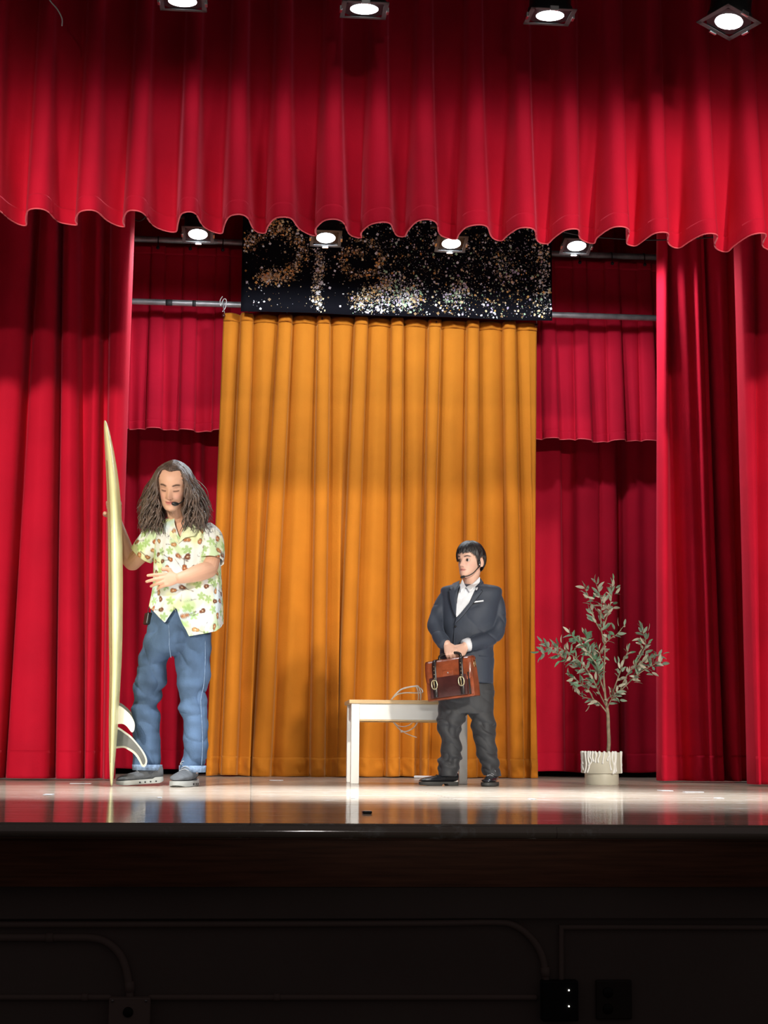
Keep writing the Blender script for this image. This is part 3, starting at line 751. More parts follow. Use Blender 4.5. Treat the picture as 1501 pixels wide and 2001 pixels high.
def leaf(p, d, size, which, parent):
    d = d.normalized(); s = d.cross(Vector((rp.uniform(-1, 1), rp.uniform(-1, 1), rp.uniform(-.3, 1)))).normalized(); n = s.cross(d)
    M = Matrix((s, d, n)).transposed().to_4x4(); M.translation = p
    o = bpy.data.objects.new('leaf', LM[which]); C.objects.link(o); o.parent = parent
    o.matrix_parent_inverse = world_of(parent).inverted(); o.matrix_basis = M @ Matrix.Scale(size, 4); nleaf[0] += 1
branches = [  # px path, depth drift, leaf density, green bias
    ([(1188, 1395), (1172, 1375), (1160, 1367), (1140, 1362), (1125, 1352)], .05, 9, 0),
    ([(1184, 1378), (1175, 1362), (1165, 1340), (1158, 1325), (1140, 1300), (1118, 1280), (1095, 1268), (1075, 1265), (1062, 1278)], -.12, 30, 1),
    ([(1165, 1340), (1150, 1318), (1128, 1300), (1110, 1290), (1085, 1275), (1068, 1262)], .02, 22, 1),
    ([(1181, 1352), (1172, 1325), (1165, 1300), (1150, 1275), (1135, 1258), (1115, 1240)], -.08, 30, 2),
    ([(1172, 1325), (1160, 1290), (1150, 1262), (1145, 1240)], .10, 18, 2),
    ([(1160, 1367), (1148, 1345), (1128, 1330), (1112, 1322)], -.05, 14, 1),
    ([(1181, 1300), (1172, 1280), (1180, 1262), (1190, 1250), (1205, 1240), (1220, 1222)], .0, 12, 0),
    ([(1182, 1262), (1176, 1235), (1174, 1205), (1176, 1180), (1170, 1155), (1163, 1136)], -.03, 20, 0),
    ([(1176, 1235), (1164, 1215), (1158, 1195), (1152, 1170), (1142, 1148)], .04, 14, 0),
    ([(1180, 1225), (1186, 1205), (1192, 1185), (1196, 1160), (1196, 1142)], .02, 13, 0),
    ([(1182, 1375), (1192, 1362), (1212, 1350), (1235, 1328), (1255, 1312), (1275, 1300), (1288, 1295)], -.05, 20, 0),
    ([(1212, 1350), (1222, 1325), (1240, 1300), (1255, 1278), (1262, 1255), (1255, 1232)], .05, 22, 0),
    ([(1235, 1328), (1250, 1300), (1270, 1285), (1288, 1282)], .1, 12, 0),
    ([(1195, 1360), (1206, 1330), (1215, 1305), (1222, 1285), (1228, 1270)], .0, 11, 0),
    ([(1185, 1385), (1196, 1365), (1205, 1352)], -.06, 6, 0),
]
extra = ([], [])
for path, dr, dens, gb_ in branches:
    pts = [pp(x, y, dr * i / (len(path) - 1)) for i, (x, y) in enumerate(path)]
    bm = bmesh.new(); tube(bm, pts, list(np.linspace(.0045, .0016, len(pts))), n=6, k=4)
    br = obj('branch', bm, BARK, tree)
    cur = [Vector(r) for r in resample([tuple(p) for p in pts], 10)]
    n = len(cur)
    for j in range(dens):
        i = int(n * (.22 + .77 * (j + rp.random() * .5) / dens)); i = min(i, n - 2)
        tdir = (cur[i + 1] - cur[i]).normalized()
        side = tdir.cross(Vector((rp.uniform(-1, 1), rp.uniform(-1, 1), rp.uniform(-1, 1)))).normalized()
        which = rp.choice((0, 0, 1, 1)) if gb_ == 0 else (rp.choice((0, 0, 0, 1, 2)) if gb_ == 1 else rp.choice((0, 2, 2, 2)))
        leaf(cur[i], tdir * .55 + side + Vector((0, 0, .25)), rp.uniform(.75, 1.15), which, br)
    for j in range(int(dens * 1.0)):
        i = min(int(n * (.15 + .84 * rp.random())), n - 2); tdir = (cur[i + 1] - cur[i]).normalized()
        off = Vector((rp.gauss(0, 1), rp.gauss(0, 1), rp.gauss(0, 1))) * .016
        d1 = (tdir * .5 + off.normalized() + Vector((0, 0, .2))).normalized(); s1_ = d1.cross(Vector((rp.uniform(-1, 1), rp.uniform(-1, 1), rp.uniform(-.3, 1)))).normalized(); n1 = s1_.cross(d1)
        b0 = len(extra[0]); zf = rp.uniform(.7, 1.05)
        me_ = LM[0]
        extra[0].extend([cur[i] + off + (s1_ * v.co.x + d1 * v.co.y + n1 * v.co.z) * zf for v in me_.vertices]); extra[1].extend([tuple(b0 + q for q in p_.vertices) for p_ in me_.polygons])
    leaf(cur[-1], cur[-1] - cur[-3] + Vector((0, 0, .02)), rp.uniform(.7, 1), rp.choice((0, 1)), br)

o = pyobj('leaf_filler', extra[0], extra[1], [LEAF, LEAF2, LEAF3], tree); o['kind'] = 'stuff'
o.data.polygons.foreach_set('material_index', [(0, 1, 0, 1, 2)[(i // 12) % 5] for i in range(len(o.data.polygons))])
# ------------------------------------------------------------------ small things on the floor
p = WF(717, 1589.5); bm = bmesh.new(); box(bm, (p.x, p.y, .004), (.028, .05, .008), Matrix.Identity(4), .003)
tag(obj('black_clip', bm, BLACKP, None, False), 'small flat black object near the front edge of the stage', 'clip')
rt = random.Random(8); tapes = [(158, 1531, 40), (95, 1553, 16), (312, 1559, 8), (540, 1525, 26), (1355, 1548, 36), (1405, 1560, 12), (1300, 1545, 22), (690, 1560, 9), (1040, 1562, 10)]
where = ['left of the surfboard tip', 'at far left near the stage edge', 'in front of the man', 'in front of the gold curtain', 'in front of the right curtains, longest one', 'at far right near the stage edge', 'right of the potted tree', 'in front of the bench leg', 'in front of the boy']
for (px, py, wpx), lb in zip(tapes, where):
    p = WF(px, py); wd = wpx * dist(p) / F_PX
    bm = bmesh.new(); box(bm, (p.x, p.y, .0012), (wd, .05 + rt.random() * .05, .0016), Matrix.Identity(4))
    o = obj('tape_mark', bm, TABP, None, False); tag(o, 'scrap of white tape on the floor ' + lb, 'tape', 'tape scraps on the stage floor')

# ------------------------------------------------------------------ people: shared builders
HEAD_ROWS = [  # z, front, back, half width
    (.000, .070, .035, .016), (.006, .083, .020, .028), (.016, .089, .000, .038), (.030, .090, -.020, .047), (.050, .090, -.052, .055), (.070, .090, -.076, .061),
    (.090, .090, -.089, .066), (.115, .088, -.098, .070), (.138, .092, -.103, .0735), (.165, .088, -.103, .075), (.188, .074, -.094, .070), (.206, .052, -.075, .055), (.219, .024, -.045, .032), (.225, -.002, -.020, .010)]
def gauss(x, s): return math.exp(-(x / s) ** 2)
def head_shape(smile=0.0, lids=0.0, young=0.0):
    rows = resample(HEAD_ROWS, 7); n = 72; V = []
    for z, f, b, w_ in rows:
        ring = []
        cy = (f + b) / 2; ry = (f - b) / 2
        for i in range(n):
            a = 2 * math.pi * i / n; co, si = math.cos(a), math.sin(a)
            e = 2.25
            x = w_ * math.copysign(abs(co) ** (2 / e), co); y = cy + ry * math.copysign(abs(si) ** (2 / e), si)
            if si > 0:
                ax = abs(x)
                y -= 1.9 * ax * ax * (1 if z < .16 else .6)                       # round the face sideways
                up = max(0, min(1, (.128 - z) / .05)) if z > .078 else max(0, 1 - (.078 - z) / .011)
                y += (.034 - .010 * young) * up * gauss(x, .0105) + .006 * gauss(x, .013) * gauss(z - .078, .012)
                y += .0085 * gauss(ax - .0125, .006) * gauss(z - .073, .0065)
                y -= .0125 * gauss(ax - .031, .014) * gauss(z - .112, .010)
                y += (.0075 if lids else .004) * gauss(ax - .031, .0105) * gauss(z - .110, .0075)
                y += .004 * gauss(z - .131, .007) * gauss(ax - .028, .02)
                zc = z - smile * ax * ax * 18
                y += .0085 * gauss(zc - .0545, .0042) * gauss(x, .019) + .0095 * gauss(zc - .0425, .0048) * gauss(x, .017)
                y -= .0060 * gauss(zc - .0488, .0022) * gauss(x, .020)
                y += .007 * gauss(z - .014, .012) * gauss(x, .018)
                y += .0045 * gauss(ax - .040, .016) * gauss(z - .080, .016)
            ring.append(Vector((x, y, z)))
        V.append(ring)
    return V
def add_head(bm, M, **kw):
    rings = [[bm.verts.new(M @ v) for v in r] for r in head_shape(**kw)]
    bridge(bm, rings)
    for s in (-1, 1):                                                             # ears
        r0 = []
        e = bmesh.ops.create_uvsphere(bm, u_segments=14, v_segments=10, radius=1.0)
        for v in e['verts']:
            p = Vector((v.co.x * .008 + s * .080, v.co.y * .017 - .012 - .2 * s * 0, v.co.z * .031 + .098))
            p.x += s * (-.35) * (p.y + .012) * .9
            v.co = M @ p
def face_colors(me, M, scale, skin, lip, brow, lids, blush=(.80, .36, .27), smile=0.0):
    Mi = M.inverted(); n = len(me.vertices)
    co = np.empty(n * 3); me.vertices.foreach_get('co', co); co = co.reshape(-1, 3)
    Mn = np.array(Mi); L_ = co @ Mn[:3, :3].T + Mn[:3, 3]
    col = np.tile(np.array(skin), (n, 1))
    x, y, z = L_[:, 0], L_[:, 1], L_[:, 2]; ax = np.abs(x)
    face = (y > .03) & (z > -.01) & (z < .24)
    def mixc(mask, c):
        m = (np.clip(mask, 0, 1) * face)[:, None]
        return col * (1 - m) + np.array(c) * m
    col = mixc(.55 * np.exp(-((ax - .04) / .018) ** 2 - ((z - .078) / .016) ** 2), blush)
    col = mixc(.35 * np.exp(-(x / .014) ** 2 - ((z - .076) / .008) ** 2), blush)
    zc = z - smile * ax * ax * 18
    col = mixc(1.3 * np.exp(-(x / .021) ** 6) * np.exp(-((zc - .0485) / .0085) ** 4) - .15, lip)
    col = mixc(1.0 * np.exp(-(x / .024) ** 6) * np.exp(-((zc - .0488) / .0017) ** 2), tuple(c * .35 for c in lip))
    bz = .1315 + .006 * np.exp(-((ax - .034) / .016) ** 2)
    col = mixc(1.1 * np.exp(-((ax - .032) / .018) ** 6) * np.exp(-((z - bz) / .0042) ** 2) * 1.25, brow)
    if lids:
        lz = .1045 + 8 * (ax - .031) ** 2
        col = mixc(1.1 * np.exp(-((ax - .031) / .0135) ** 6) * np.exp(-((z - lz) / .0032) ** 2) * 1.3, brow)
        col = mixc(.35 * np.exp(-((ax - .031) / .015) ** 4 - ((z - .100) / .006) ** 2), (.55, .26, .18))
    else:
        col = mixc(.5 * np.exp(-((ax - .031) / .016) ** 4 - ((z - .112) / .010) ** 2), (.50, .25, .18))
    col = mixc(.8 * np.exp(-((ax - .007) / .0035) ** 2 - ((z - .0685) / .003) ** 2), (.25, .09, .06))
    set_colors(me, col)
def add_hand(bm, M, sc=1.0, curls=((.15, .25, .2),) * 4, spread=(.10, .03, -.04, -.12), thumb=((.6, .75, .1), (.2, .95, .0)), flip=1):
    """wrist at origin, fingers along +Y, thumb towards +X*flip, back of the hand +Z; curls bend towards -Z"""
    def P(x, y, z): return M @ Vector((x * flip * sc, y * sc, z * sc))
    zax = (M.to_3x3() @ Vector((0, 0, 1))).normalized()
    rr = [(-.012, .026, .019), (.01, .027, .018), (.035, .034, .016), (.062, .041, .0145), (.085, .042, .012), (.094, .038, .009)]
    rings = []
    for y, wx, wz in resample(rr, 4):
        rings.append([bm.verts.new(P(wx * math.cos(2 * math.pi * i / 20), y, wz * math.sin(2 * math.pi * i / 20))) for i in range(20)])
    bridge(bm, rings)
    base = [(.031, .086), (.0105, .091), (-.0105, .088), (-.0300, .080)]; ln = [(.042, .026, .021), (.046, .030, .022), (.043, .027, .021), (.034, .021, .019)]; rad = [.0116, .0118, .0112, .0102]
    for (bx_, by_), lens_, r, cu, sp in zip(base, ln, rad, curls, spread):
        p = Vector((bx_, by_ - .012, 0)); pts = [P(*p)]; a = 0
        p = Vector((bx_, by_, 0)); pts.append(P(*p)); rs = [r, r * 1.05]
        for l, c in zip(lens_, cu):
            a += c
            p = p + Vector((math.sin(sp) * l * math.cos(a), math.cos(a) * l * math.cos(sp), -math.sin(a) * l)); pts.append(P(*p)); rs.append(r * (1 - .10 * (len(rs) - 1)))
        tube(bm, pts, [q * sc for q in rs], n=10, k=4, ref=zax)
    p = Vector((.020, .018, -.004)); pts = [P(*p)]; rs = [.013]
    p = Vector((.033, .036, -.006)); pts.append(P(*p)); rs.append(.0125)
    for (tx, ty, tz), l, r in zip(thumb, (.034, .029), (.0135, .0120)):
        d = Vector((tx, ty, tz)).normalized(); p = p + d * l; pts.append(P(*p)); rs.append(r)
    tube(bm, pts, [q * sc for q in rs], n=10, k=4, ref=zax)
def frame(y, z, origin, scale=1.0):
    """matrix whose +Y is y and whose +Z is near z"""
    y = Vector(y).normalized(); x = y.cross(Vector(z)).normalized(); z = x.cross(y)
    M = Matrix((x, y, z)).transposed().to_4x4() @ Matrix.Scale(scale, 4); M.translation = Vector(origin); return M
def head_matrix(chin, yaw, pitch, roll, scale):
    """yaw > 0 turns to image left, pitch > 0 looks down"""
    d = ray(*chin[:2]); d.z = 0; d.normalize(); s = Vector((d.y, -d.x, 0))
    f = (-d * math.cos(yaw) - s * math.sin(yaw)); f = (f * math.cos(pitch) - UP * math.sin(pitch)).normalized()
    x = f.cross(UP).normalized(); z = x.cross(f)
    M = Matrix((x, f, z)).transposed() @ Matrix.Rotation(roll, 3, 'Y')
    M = M.to_4x4() @ Matrix.Scale(scale, 4)
    c = W(*chin); M.translation = c - (M.to_3x3() @ Vector((0, .08, 0)))
    return M
def shoe(parent, heel, toe, length, mu, ms, ml, sc=1.0, lift=0.0, kind='sneaker'):
    """shoe from a heel point to a toe point on the floor"""
    h, t = Vector(heel), Vector(toe); y = (t - h); y.z = 0; y.normalize(); x = y.cross(UP)
    M = Matrix((x, y, UP)).transposed().to_4x4(); M.translation = h
    M = M @ Matrix.Translation((0, length, 0)) @ Matrix.Rotation(-lift, 4, 'X') @ Matrix.Translation((0, -length, 0))
    L_ = length; s = L_ / .28
    e = empty_part = None
    rows = [(0, .024, .074, .020), (.02, .033, .084, .012), (.06, .036, .086, .008), (.10, .037, .078, .006), (.14, .040, .062, .006), (.18, .045, .056, .006), (.22, .045, .050, .007), (.255, .038, .044, .010), (.274, .026, .036, .013), (.283, .008, .026, .016)]
    rows = [(a_, b_, c_ * (1 if kind == 'sneaker' else 1.18), d_) for a_, b_, c_, d_ in rows]
    if kind == 'sneaker': rows = [(a_, b_, c_ * 1.32, d_) for a_, b_, c_, d_ in rows]
    bm = bmesh.new(); rings = []
    for yy, wx, hz, z0 in resample(rows, 4):
        ring = []
        for i in range(20):
            a = 2 * math.pi * i / 20; co, si = math.cos(a), math.sin(a)
            zz_ = (z0 + .016) + (hz - z0 - .016) * (.5 + .5 * si)
            nar = 1 - .35 * max(0, si) ** 1.5
            ring.append(bm.verts.new(M @ (Vector((wx * nar * math.copysign(abs(co) ** .8, co), yy, zz_)) * s)))
        rings.append(ring)
    bridge(bm, rings)
    up = obj('shoe', bm, mu, parent)
    # sole
    bm = bmesh.new(); rings = []
    hs = .022 if kind == 'sneaker' else .012
    out = [(0, .020), (.008, .030), (.03, .037), (.08, .038), (.12, .038), (.17, .046), (.22, .047), (.26, .036), (.28, .018), (.285, .004)]
    for yy, wx in resample(out, 4):
        lo = 0.0 if kind == 'sneaker' else (.0 if (yy < .085 or yy > .125) else .012)
        if kind == 'sneaker': lo = .010 * max(0, (yy - .235) / .05) ** 1.5 + .012 * max(0, (.03 - yy) / .03) ** 1.5
        if kind != 'sneaker' and yy > .125: lo = .006 * max(0, (yy - .2) / .085) ** 1.5
        hi = max(hs + .006 + (.008 if yy < .06 and kind == 'sneaker' else 0), lo + .012)
        if kind != 'sneaker': hi = .026
        ring = [bm.verts.new(M @ (Vector((sx * wx * q, yy, zq)) * s)) for sx, q, zq in ((-1, .92, lo), (1, .92, lo), (1, 1.04, lo + .006), (1, 1.0, hi), (-1, 1.0, hi), (-1, 1.04, lo + .006))]
        rings.append(ring)
    bridge(bm, rings)
    so = obj('sole', bm, ms, up, angle=50)
    if kind == 'sneaker':
        for sx in (-1, 1):
            for q in range(6):
                yy = .05 + q * .033; wx = .0385 if yy < .14 else .0455
                bm = bmesh.new(); tube(bm, [M @ (Vector((sx * (wx - .002), yy, .012)) * s), M @ (Vector((sx * (wx + .0022), yy, .012)) * s)], .0052 * s, n=8, k=1, round_caps=False); obj('sole_hole', bm, BLACKP, so)
    for q in range(4):
        yy = .115 + q * .020; zt_ = (.080 - q * .0085) * (1.32 if kind == 'sneaker' else 1.18)
        bm = bmesh.new(); a = -1 if q % 2 else 1
        tube(bm, [M @ (Vector((-.021, yy - a * .004, zt_ - .010)) * s), M @ (Vector((0, yy, zt_ - .001)) * s), M @ (Vector((.021, yy + a * .004, zt_ - .010)) * s)], .0024 * s, n=6, k=3); obj('lace', bm, ml, up)
    bm = bmesh.new(); c0 = Vector((0, .112, .082 * (1.32 if kind == 'sneaker' else 1.18)))
    for sx in (-1, 1):
        tube(bm, [M @ (c0 * s), M @ ((c0 + Vector((sx * .018, .004, .010))) * s), M @ ((c0 + Vector((sx * .030, .008, -.004))) * s), M @ ((c0 + Vector((sx * .012, .004, -.002))) * s), M @ (c0 * s)], .002 * s, n=6, k=3)
    obj('lace', bm, ml, up)
    bm = bmesh.new(); tube(bm, [M @ (Vector((0, .045, .062)) * s), M @ (Vector((0, .048, .098)) * s)], .034 * s, n=16, k=2, round_caps=False, ratio=1.1); obj('collar', bm, mu, up)
    return up

# ------------------------------------------------------------------ surfboard
mf = WF(368, 1537); DM = dist(mf) + .06
DB = DM - .13
board = empty('surfboard', W(218, 1536, DB), 'yellowed surfboard standing on its tail, seen edge-on beside the long-haired man', 'surfboard')
rows = [(822, 203.8, 206.5, .0, .006), (828, 203.2, 209.5, .0, .03), (845, 203.2, 214.5, .0, .07), (880, 205, 222, .0, .125), (920, 207, 229, 0, .165), (960, 209, 234, 0, .195), (1000, 210, 237, 0, .215), (1050, 211, 239, 0, .23), (1150, 212, 240, 0, .245),
        (1250, 213, 239, 0, .245), (1320, 214, 236, 0, .23), (1400, 213, 231.5, 0, .20), (1450, 213, 228, 0, .165), (1500, 214, 223.5, 0, .11), (1528, 215.2, 220.8, 0, .05), (1536, 216.8, 219, 0, .012)]
bm = bmesh.new(); sil(bm, rows, DB, n=44, k=6, expo=2.3, rot=math.radians(-.8))
body_b = obj('blank', bm, BOARDM, board)
# darker rail line running down the deck side
pts = [W(x, y, DB - d) for x, y, d in ((208.5, 900, .14), (212.5, 1000, .20), (214.5, 1150, .235), (215.5, 1300, .225), (215.5, 1420, .175), (216, 1490, .115))]
wire('rail_line', pts, .0022, mat('rail_tint', (.30, .20, .07), .5), body_b, n=6)
FI = lambda pts: [(180 + x / 5.264, 1180 + y / 5.266) for x, y in pts]
def fin(px_pts, dd, m, name, parent, th, shrink=None, m2=None):
    P3 = [W(x, y, DB + dd) for x, y in px_pts]
    P3 = [Vector(q) for q in resample([tuple(p) for p in P3], 4)]
    nrm = ray(px_pts[0][0], px_pts[0][1]); nrm.z = 0
    bm = bmesh.new(); poly_extrude(bm, P3, nrm, th); o = obj(name, bm, m, parent, False)
    if shrink:
        c = sum(P3, Vector()) / len(P3)
        Q = [Vector(q) for q in resample([tuple(W(x, y, DB + dd)) for x, y in shrink], 3)]
        bm = bmesh.new(); poly_extrude(bm, Q, nrm, th + .006); obj('fin_core', bm, m2, o, False)
    return o
side = FI([(240, 1040), (290, 1052), (340, 1090), (400, 1150), (435, 1220), (437, 1280), (425, 1315), (405, 1320), (380, 1290), (350, 1255), (310, 1235), (240, 1240)])
big = FI([(230, 1262), (275, 1272), (330, 1308), (400, 1360), (470, 1440), (530, 1520), (562, 1590), (564, 1640), (542, 1677), (510, 1670), (490, 1630), (460, 1580), (420, 1535), (370, 1502), (320, 1480), (225, 1492)])
core = FI([(230, 1285), (275, 1295), (330, 1332), (400, 1385), (462, 1455), (515, 1530), (545, 1595), (546, 1635), (532, 1655), (517, 1648), (503, 1615), (476, 1563), (432, 1515), (378, 1482), (325, 1462), (225, 1470)])
fin(side, -.07, FINW, 'fin', board, .008)
fin([(x + 1.5, y - 5.5) for x, y in side], .15, FING, 'fin', board, .008)
fin(big, .03, FINW, 'fin', board, .008, core, FIND)

# ------------------------------------------------------------------ the man
def pm(px, py, dd=0.0): return W(px, py, DM + dd)
SM = DM / F_PX                                      # metres per photo pixel at the man
man = empty('person', (mf.x, mf.y + .06, 0), 'long-haired person in a guitar-print shirt and jeans holding a surfboard', 'person')
HM = head_matrix((332, 1000, DM - .16), math.radians(12), math.radians(24), math.radians(-3), 1.04)
bm = bmesh.new()
add_head(bm, HM, smile=.25, lids=1.0)
tube(bm, [HM @ Vector((0, -.015, .045)), pm(346, 1012, -.02), pm(352, 1030, .02)], [.052, .050, .062], n=20)
sil(bm, [(1018, 335, 380, .02, .06), (1035, 318, 405, .02, .085), (1060, 312, 415, .02, .10), (1120, 312, 418, .02, .105), (1180, 312, 412, .02, .09), (1225, 310, 402, .02, .085), (1250, 315, 395, .02, .08)], DM)
sil(bm, [(1235, 305, 340, .0, .05), (1330, 280, 308, .02, .045), (1372, 275, 295, .025, .045), (1440, 276, 296, .05, .04), (1512, 278, 298, .065, .035)], DM, n=20)
sil(bm, [(1235, 360, 400, .0, .05), (1330, 365, 390, .0, .05), (1372, 368, 388, 0, .045), (1440, 372, 392, 0, .04), (1512, 368, 386, 0, .035)], DM, n=20)
# his right arm (image left): up behind the board
tube(bm, [pm(312, 1040, .0), pm(296, 1060, .02), pm(276, 1082, .05), pm(259, 1100, .08)], [.055, .050, .046, .042], n=18)
tube(bm, [pm(259, 1100, .08), pm(250, 1088, .09), pm(242, 1062, .10), pm(233, 1032, .11), pm(229, 1018, .11)], [.042, .042, .037, .029, .025], n=18)
wr = pm(229, 1016, .11); HD = (pm(222, 985, .075) - wr)
add_hand(bm, frame(HD, RH * -.25 + FH, wr), .95, curls=((.75, .85, .5), (.8, .85, .5), (.8, .85, .5), (.8, .8, .5)), spread=(.06, .02, -.02, -.06), thumb=((.85, .45, -.5), (.1, .5, -.9)), flip=1)
# his left arm (image right): forearm across the front, fingers pointing left
tube(bm, [pm(404, 1040, .0), pm(412, 1065, -.02), pm(413, 1090, -.05), pm(408, 1113, -.09)], [.055, .052, .048, .044], n=18)
tube(bm, [pm(408, 1113, -.09), pm(392, 1118, -.14), pm(370, 1125, -.19), pm(350, 1130, -.22)], [.044, .045, .037, .028], n=18)
wl = pm(351, 1130, -.22); HDL = (pm(322, 1133, -.245) - wl)
add_hand(bm, frame(HDL, -FH * .9 + UP * .12, wl), .90, curls=((.10, .14, .12), (.22, .25, .2), (.40, .40, .3), (.6, .5, .3)), spread=(.10, .0, -.06, -.12), thumb=((.9, .65, .0), (.12, 1.0, .0)), flip=-1 if False else 1)
me = remesh(bm, .0028, 2, .4)
face_colors(me, HM, 1, (.70, .39, .255), (.55, .19, .15), (.085, .042, .026), True, smile=.25)
body_m = link('body', me, SKIN, man)

# hair: cap of locks from a centre parting, falling to the shoulders
def lock(bm, pts, r, n=5, k=4, flat=.6): tube(bm, pts, r, n=n, k=k, ratio=flat)
bm = bmesh.new(); rh = random.Random(17)
sdir = RH; 
def scalp(ax_, t):
    """point on the skull: ax_ = angle round the head (0 front, + to local +x), t 0 at parting .. 1 at ear level"""
    el = math.radians(88 - 78 * t)
    return Vector((math.sin(ax_) * math.cos(el) * .083, math.cos(ax_) * math.cos(el) * .105 - .008, .118 + math.sin(el) * .114))
bot_l, bot_r = (283, 1030), (404, 1030)
for q in range(520):
    sgn = -1 if q % 2 else 1                            # +1 = local +x = image left
    ang = sgn * (math.radians(58) + rh.random() ** .8 * math.radians(120))
    e0 = math.radians(47 + 80 * rh.random()); p0 = Vector((sgn * .004, (.105 * math.cos(e0) - .008) * 1.04, .118 + .114 * math.sin(e0) * 1.04))
    if rh.random() < .22: ang = sgn * math.radians(50 + 14 * rh.random())
    p1 = scalp(ang, (.50 if abs(ang) < 1.3 else .40) + rh.uniform(-.05, .05)); p2 = scalp(ang, .78 + rh.uniform(-.06, .06))
    g = 1.05 + .10 * rh.random()
    p1 = Vector((p1.x * g, p1.y * g, p1.z)); p2 = Vector((p2.x * (g + .08), p2.y * g, p2.z))
    A, B, Cc = HM @ p0, HM @ p1, HM @ p2
    if sgn > 0:                                         # image left side
        f_ = rh.random(); ex = 272 + 48 * f_; ey = 1018 + 24 * rh.random() + 6 * f_
    else:
        f_ = rh.random(); ex = 408 - 52 * f_; ey = 1016 + 26 * rh.random()
    dpt = -.16 + .34 * min(1, max(0, (abs(ang) - .7) / 2.2)) + rh.uniform(-.03, .03)
    if (abs(ang) > 2.2): ex = 340 + (ex - 340) * .9
    E = pm(ex, ey, dpt); mid = Cc.lerp(E, .5) + Vector((0, 0, .012)) + sdir * (-sgn) * .018
    w1 = [Vector((rh.uniform(-1, 1), rh.uniform(-1, 1), rh.uniform(-.3, .3))) * .010 for _ in range(4)]
    pts = [A, B, Cc]; ph = rh.uniform(0, 6.28); fr = rh.uniform(2.0, 3.2); am = rh.uniform(.006, .014); m0 = Cc.lerp(mid, .5) + sdir * (-sgn) * .006
    for j in range(1, 13):
        t = j / 12; q1 = Cc.lerp(mid, t); q2 = mid.lerp(E, t); pt_ = q1.lerp(q2, t); a_ = am * min(1, t * 2)
        pts.append(pt_ + sdir * a_ * math.sin(ph + fr * 6.28 * t) + FH * a_ * math.cos(ph + fr * 6.28 * t) + w1[j % 4] * .15)
    r = rh.uniform(.0030, .0072)
    lock(bm, pts, [r * .8, r, r] + [r * (1 - .25 * j / 12) for j in range(1, 11)] + [r * .6, r * .2], k=2)
for q in range(240):                                    # loose curls and flyaway strands
    sgn = rh.choice((-1, 1)); ang = sgn * (math.radians(45) + rh.random() * math.radians(120)); p2 = scalp(ang, .5 + .4 * rh.random()); s0 = HM @ (p2 * 1.03 + Vector((0, 0, -.003)))
    ex = (268 + 40 * rh.random()) if sgn > 0 else (416 - 40 * rh.random()); ey = 990 + 52 * rh.random()
    E = pm(ex, ey, -.12 + .25 * rh.random()); pts = [s0]
    for j in range(1, 6):
        t = j / 5; pts.append(s0.lerp(E, t) - sdir * sgn * .022 * math.sin(math.pi * t) + Vector((rh.uniform(-1, 1), rh.uniform(-1, 1), rh.uniform(-1, 1))) * .009)
    lock(bm, pts, [.0016] * 5 + [.0005], n=4, k=5, flat=1)
hair = obj('hair', bm, HAIR, man)
bm = bmesh.new()                                        # dense under-layer so the scalp and neck sides do not show through
rings = []
for t in np.linspace(0, 1, 12):
    ring = []
    for i in range(40):
        a = math.radians(50 + 260 * i / 39); p = scalp(a, t) * 1.0
        p.x *= 1.03; p.y *= 1.02
        ring.append(bm.verts.new(HM @ p))
    rings.append(ring)
bridge(bm, rings, closed=False, cap=False)
obj('hair_underlayer', bm, HAIR, hair)

# shirt: open-fronted printed shirt, hem cut away at the placket
shirt_rows = [(1012, 334, 374, .02, .075), (1020, 318, 396, .02, .095), (1030, 306, 413, .02, .112), (1045, 301, 423, .02, .122), (1070, 301, 428, .01, .130), (1110, 301, 431, .0, .135), (1150, 299, 433, .0, .137), (1185, 292, 435, .0, .14), (1225, 285, 435, .0, .145), (1260, 282, 434, .0, .148)]
RS = np.array(resample(shirt_rows, 8))
def shirt_ring(py): return [float(np.interp(py, RS[:, 0], RS[:, c])) for c in range(1, 5)]
hx = [278, 283, 300, 327, 341, 343.5, 346, 367, 395, 418, 430, 436]; hy_ = [1186, 1185, 1200, 1222, 1195, 1193, 1196, 1247, 1241, 1235, 1226, 1218]
NA, NV = 300, 150
vs, uv = [], []
for r in range(NV + 1):
    for i in range(NA):
        a = 2 * math.pi * i / NA; co, si = math.cos(a), math.sin(a)
        xe, xw = 285, 434
        xx = (xe + xw) / 2 + (xw - xe) / 2 * co
        hem_y = float(np.interp(xx, hx, hy_)) if si < 0 else 1186 + (1218 - 1186) * (co * .5 + .5)
        if si < 0 and abs(si) < .25: hem_y = hem_y + ((1186 + 32 * (co * .5 + .5)) - hem_y) * (1 - abs(si) / .25)
        top_y = 1012.0
        if si < 0: top_y = float(np.interp(xx, [300, 326, 335, 349, 364, 372, 400], [1012, 1013, 1022, 1058, 1020, 1012, 1012]))
        v = r / NV; py = top_y + (hem_y - top_y) * v
        xl, xr, dd, ry = shirt_ring(py)
        d = ray((xl + xr) / 2, py); d.z = 0; d.normalize(); s = Vector((d.y, -d.x, 0))
        c = pm((xl + xr) / 2, py, dd); rx = (xr - xl) / 2 * SM
        e = 2.3; cc = math.copysign(abs(co) ** (2 / e), co); ss = math.copysign(abs(si) ** (2 / e), si)
        fold = .010 * noise.noise(Vector((a * 2.2, py * .012, 1.7))) + .006 * noise.noise(Vector((a * 5 + py * .01, py * .02, 6))) + .010 * max(0, v - .5) * math.sin(a * 9 + 1.2)
        p = c + s * (rx + fold * .35) * cc + d * (ry + fold * 1.6) * ss
        vs.append(p); uv.append((a * .185, p.z))
fs = [(r * NA + i, r * NA + (i + 1) % NA, (r + 1) * NA + (i + 1) % NA, (r + 1) * NA + i) for r in range(NV) for i in range(NA)]
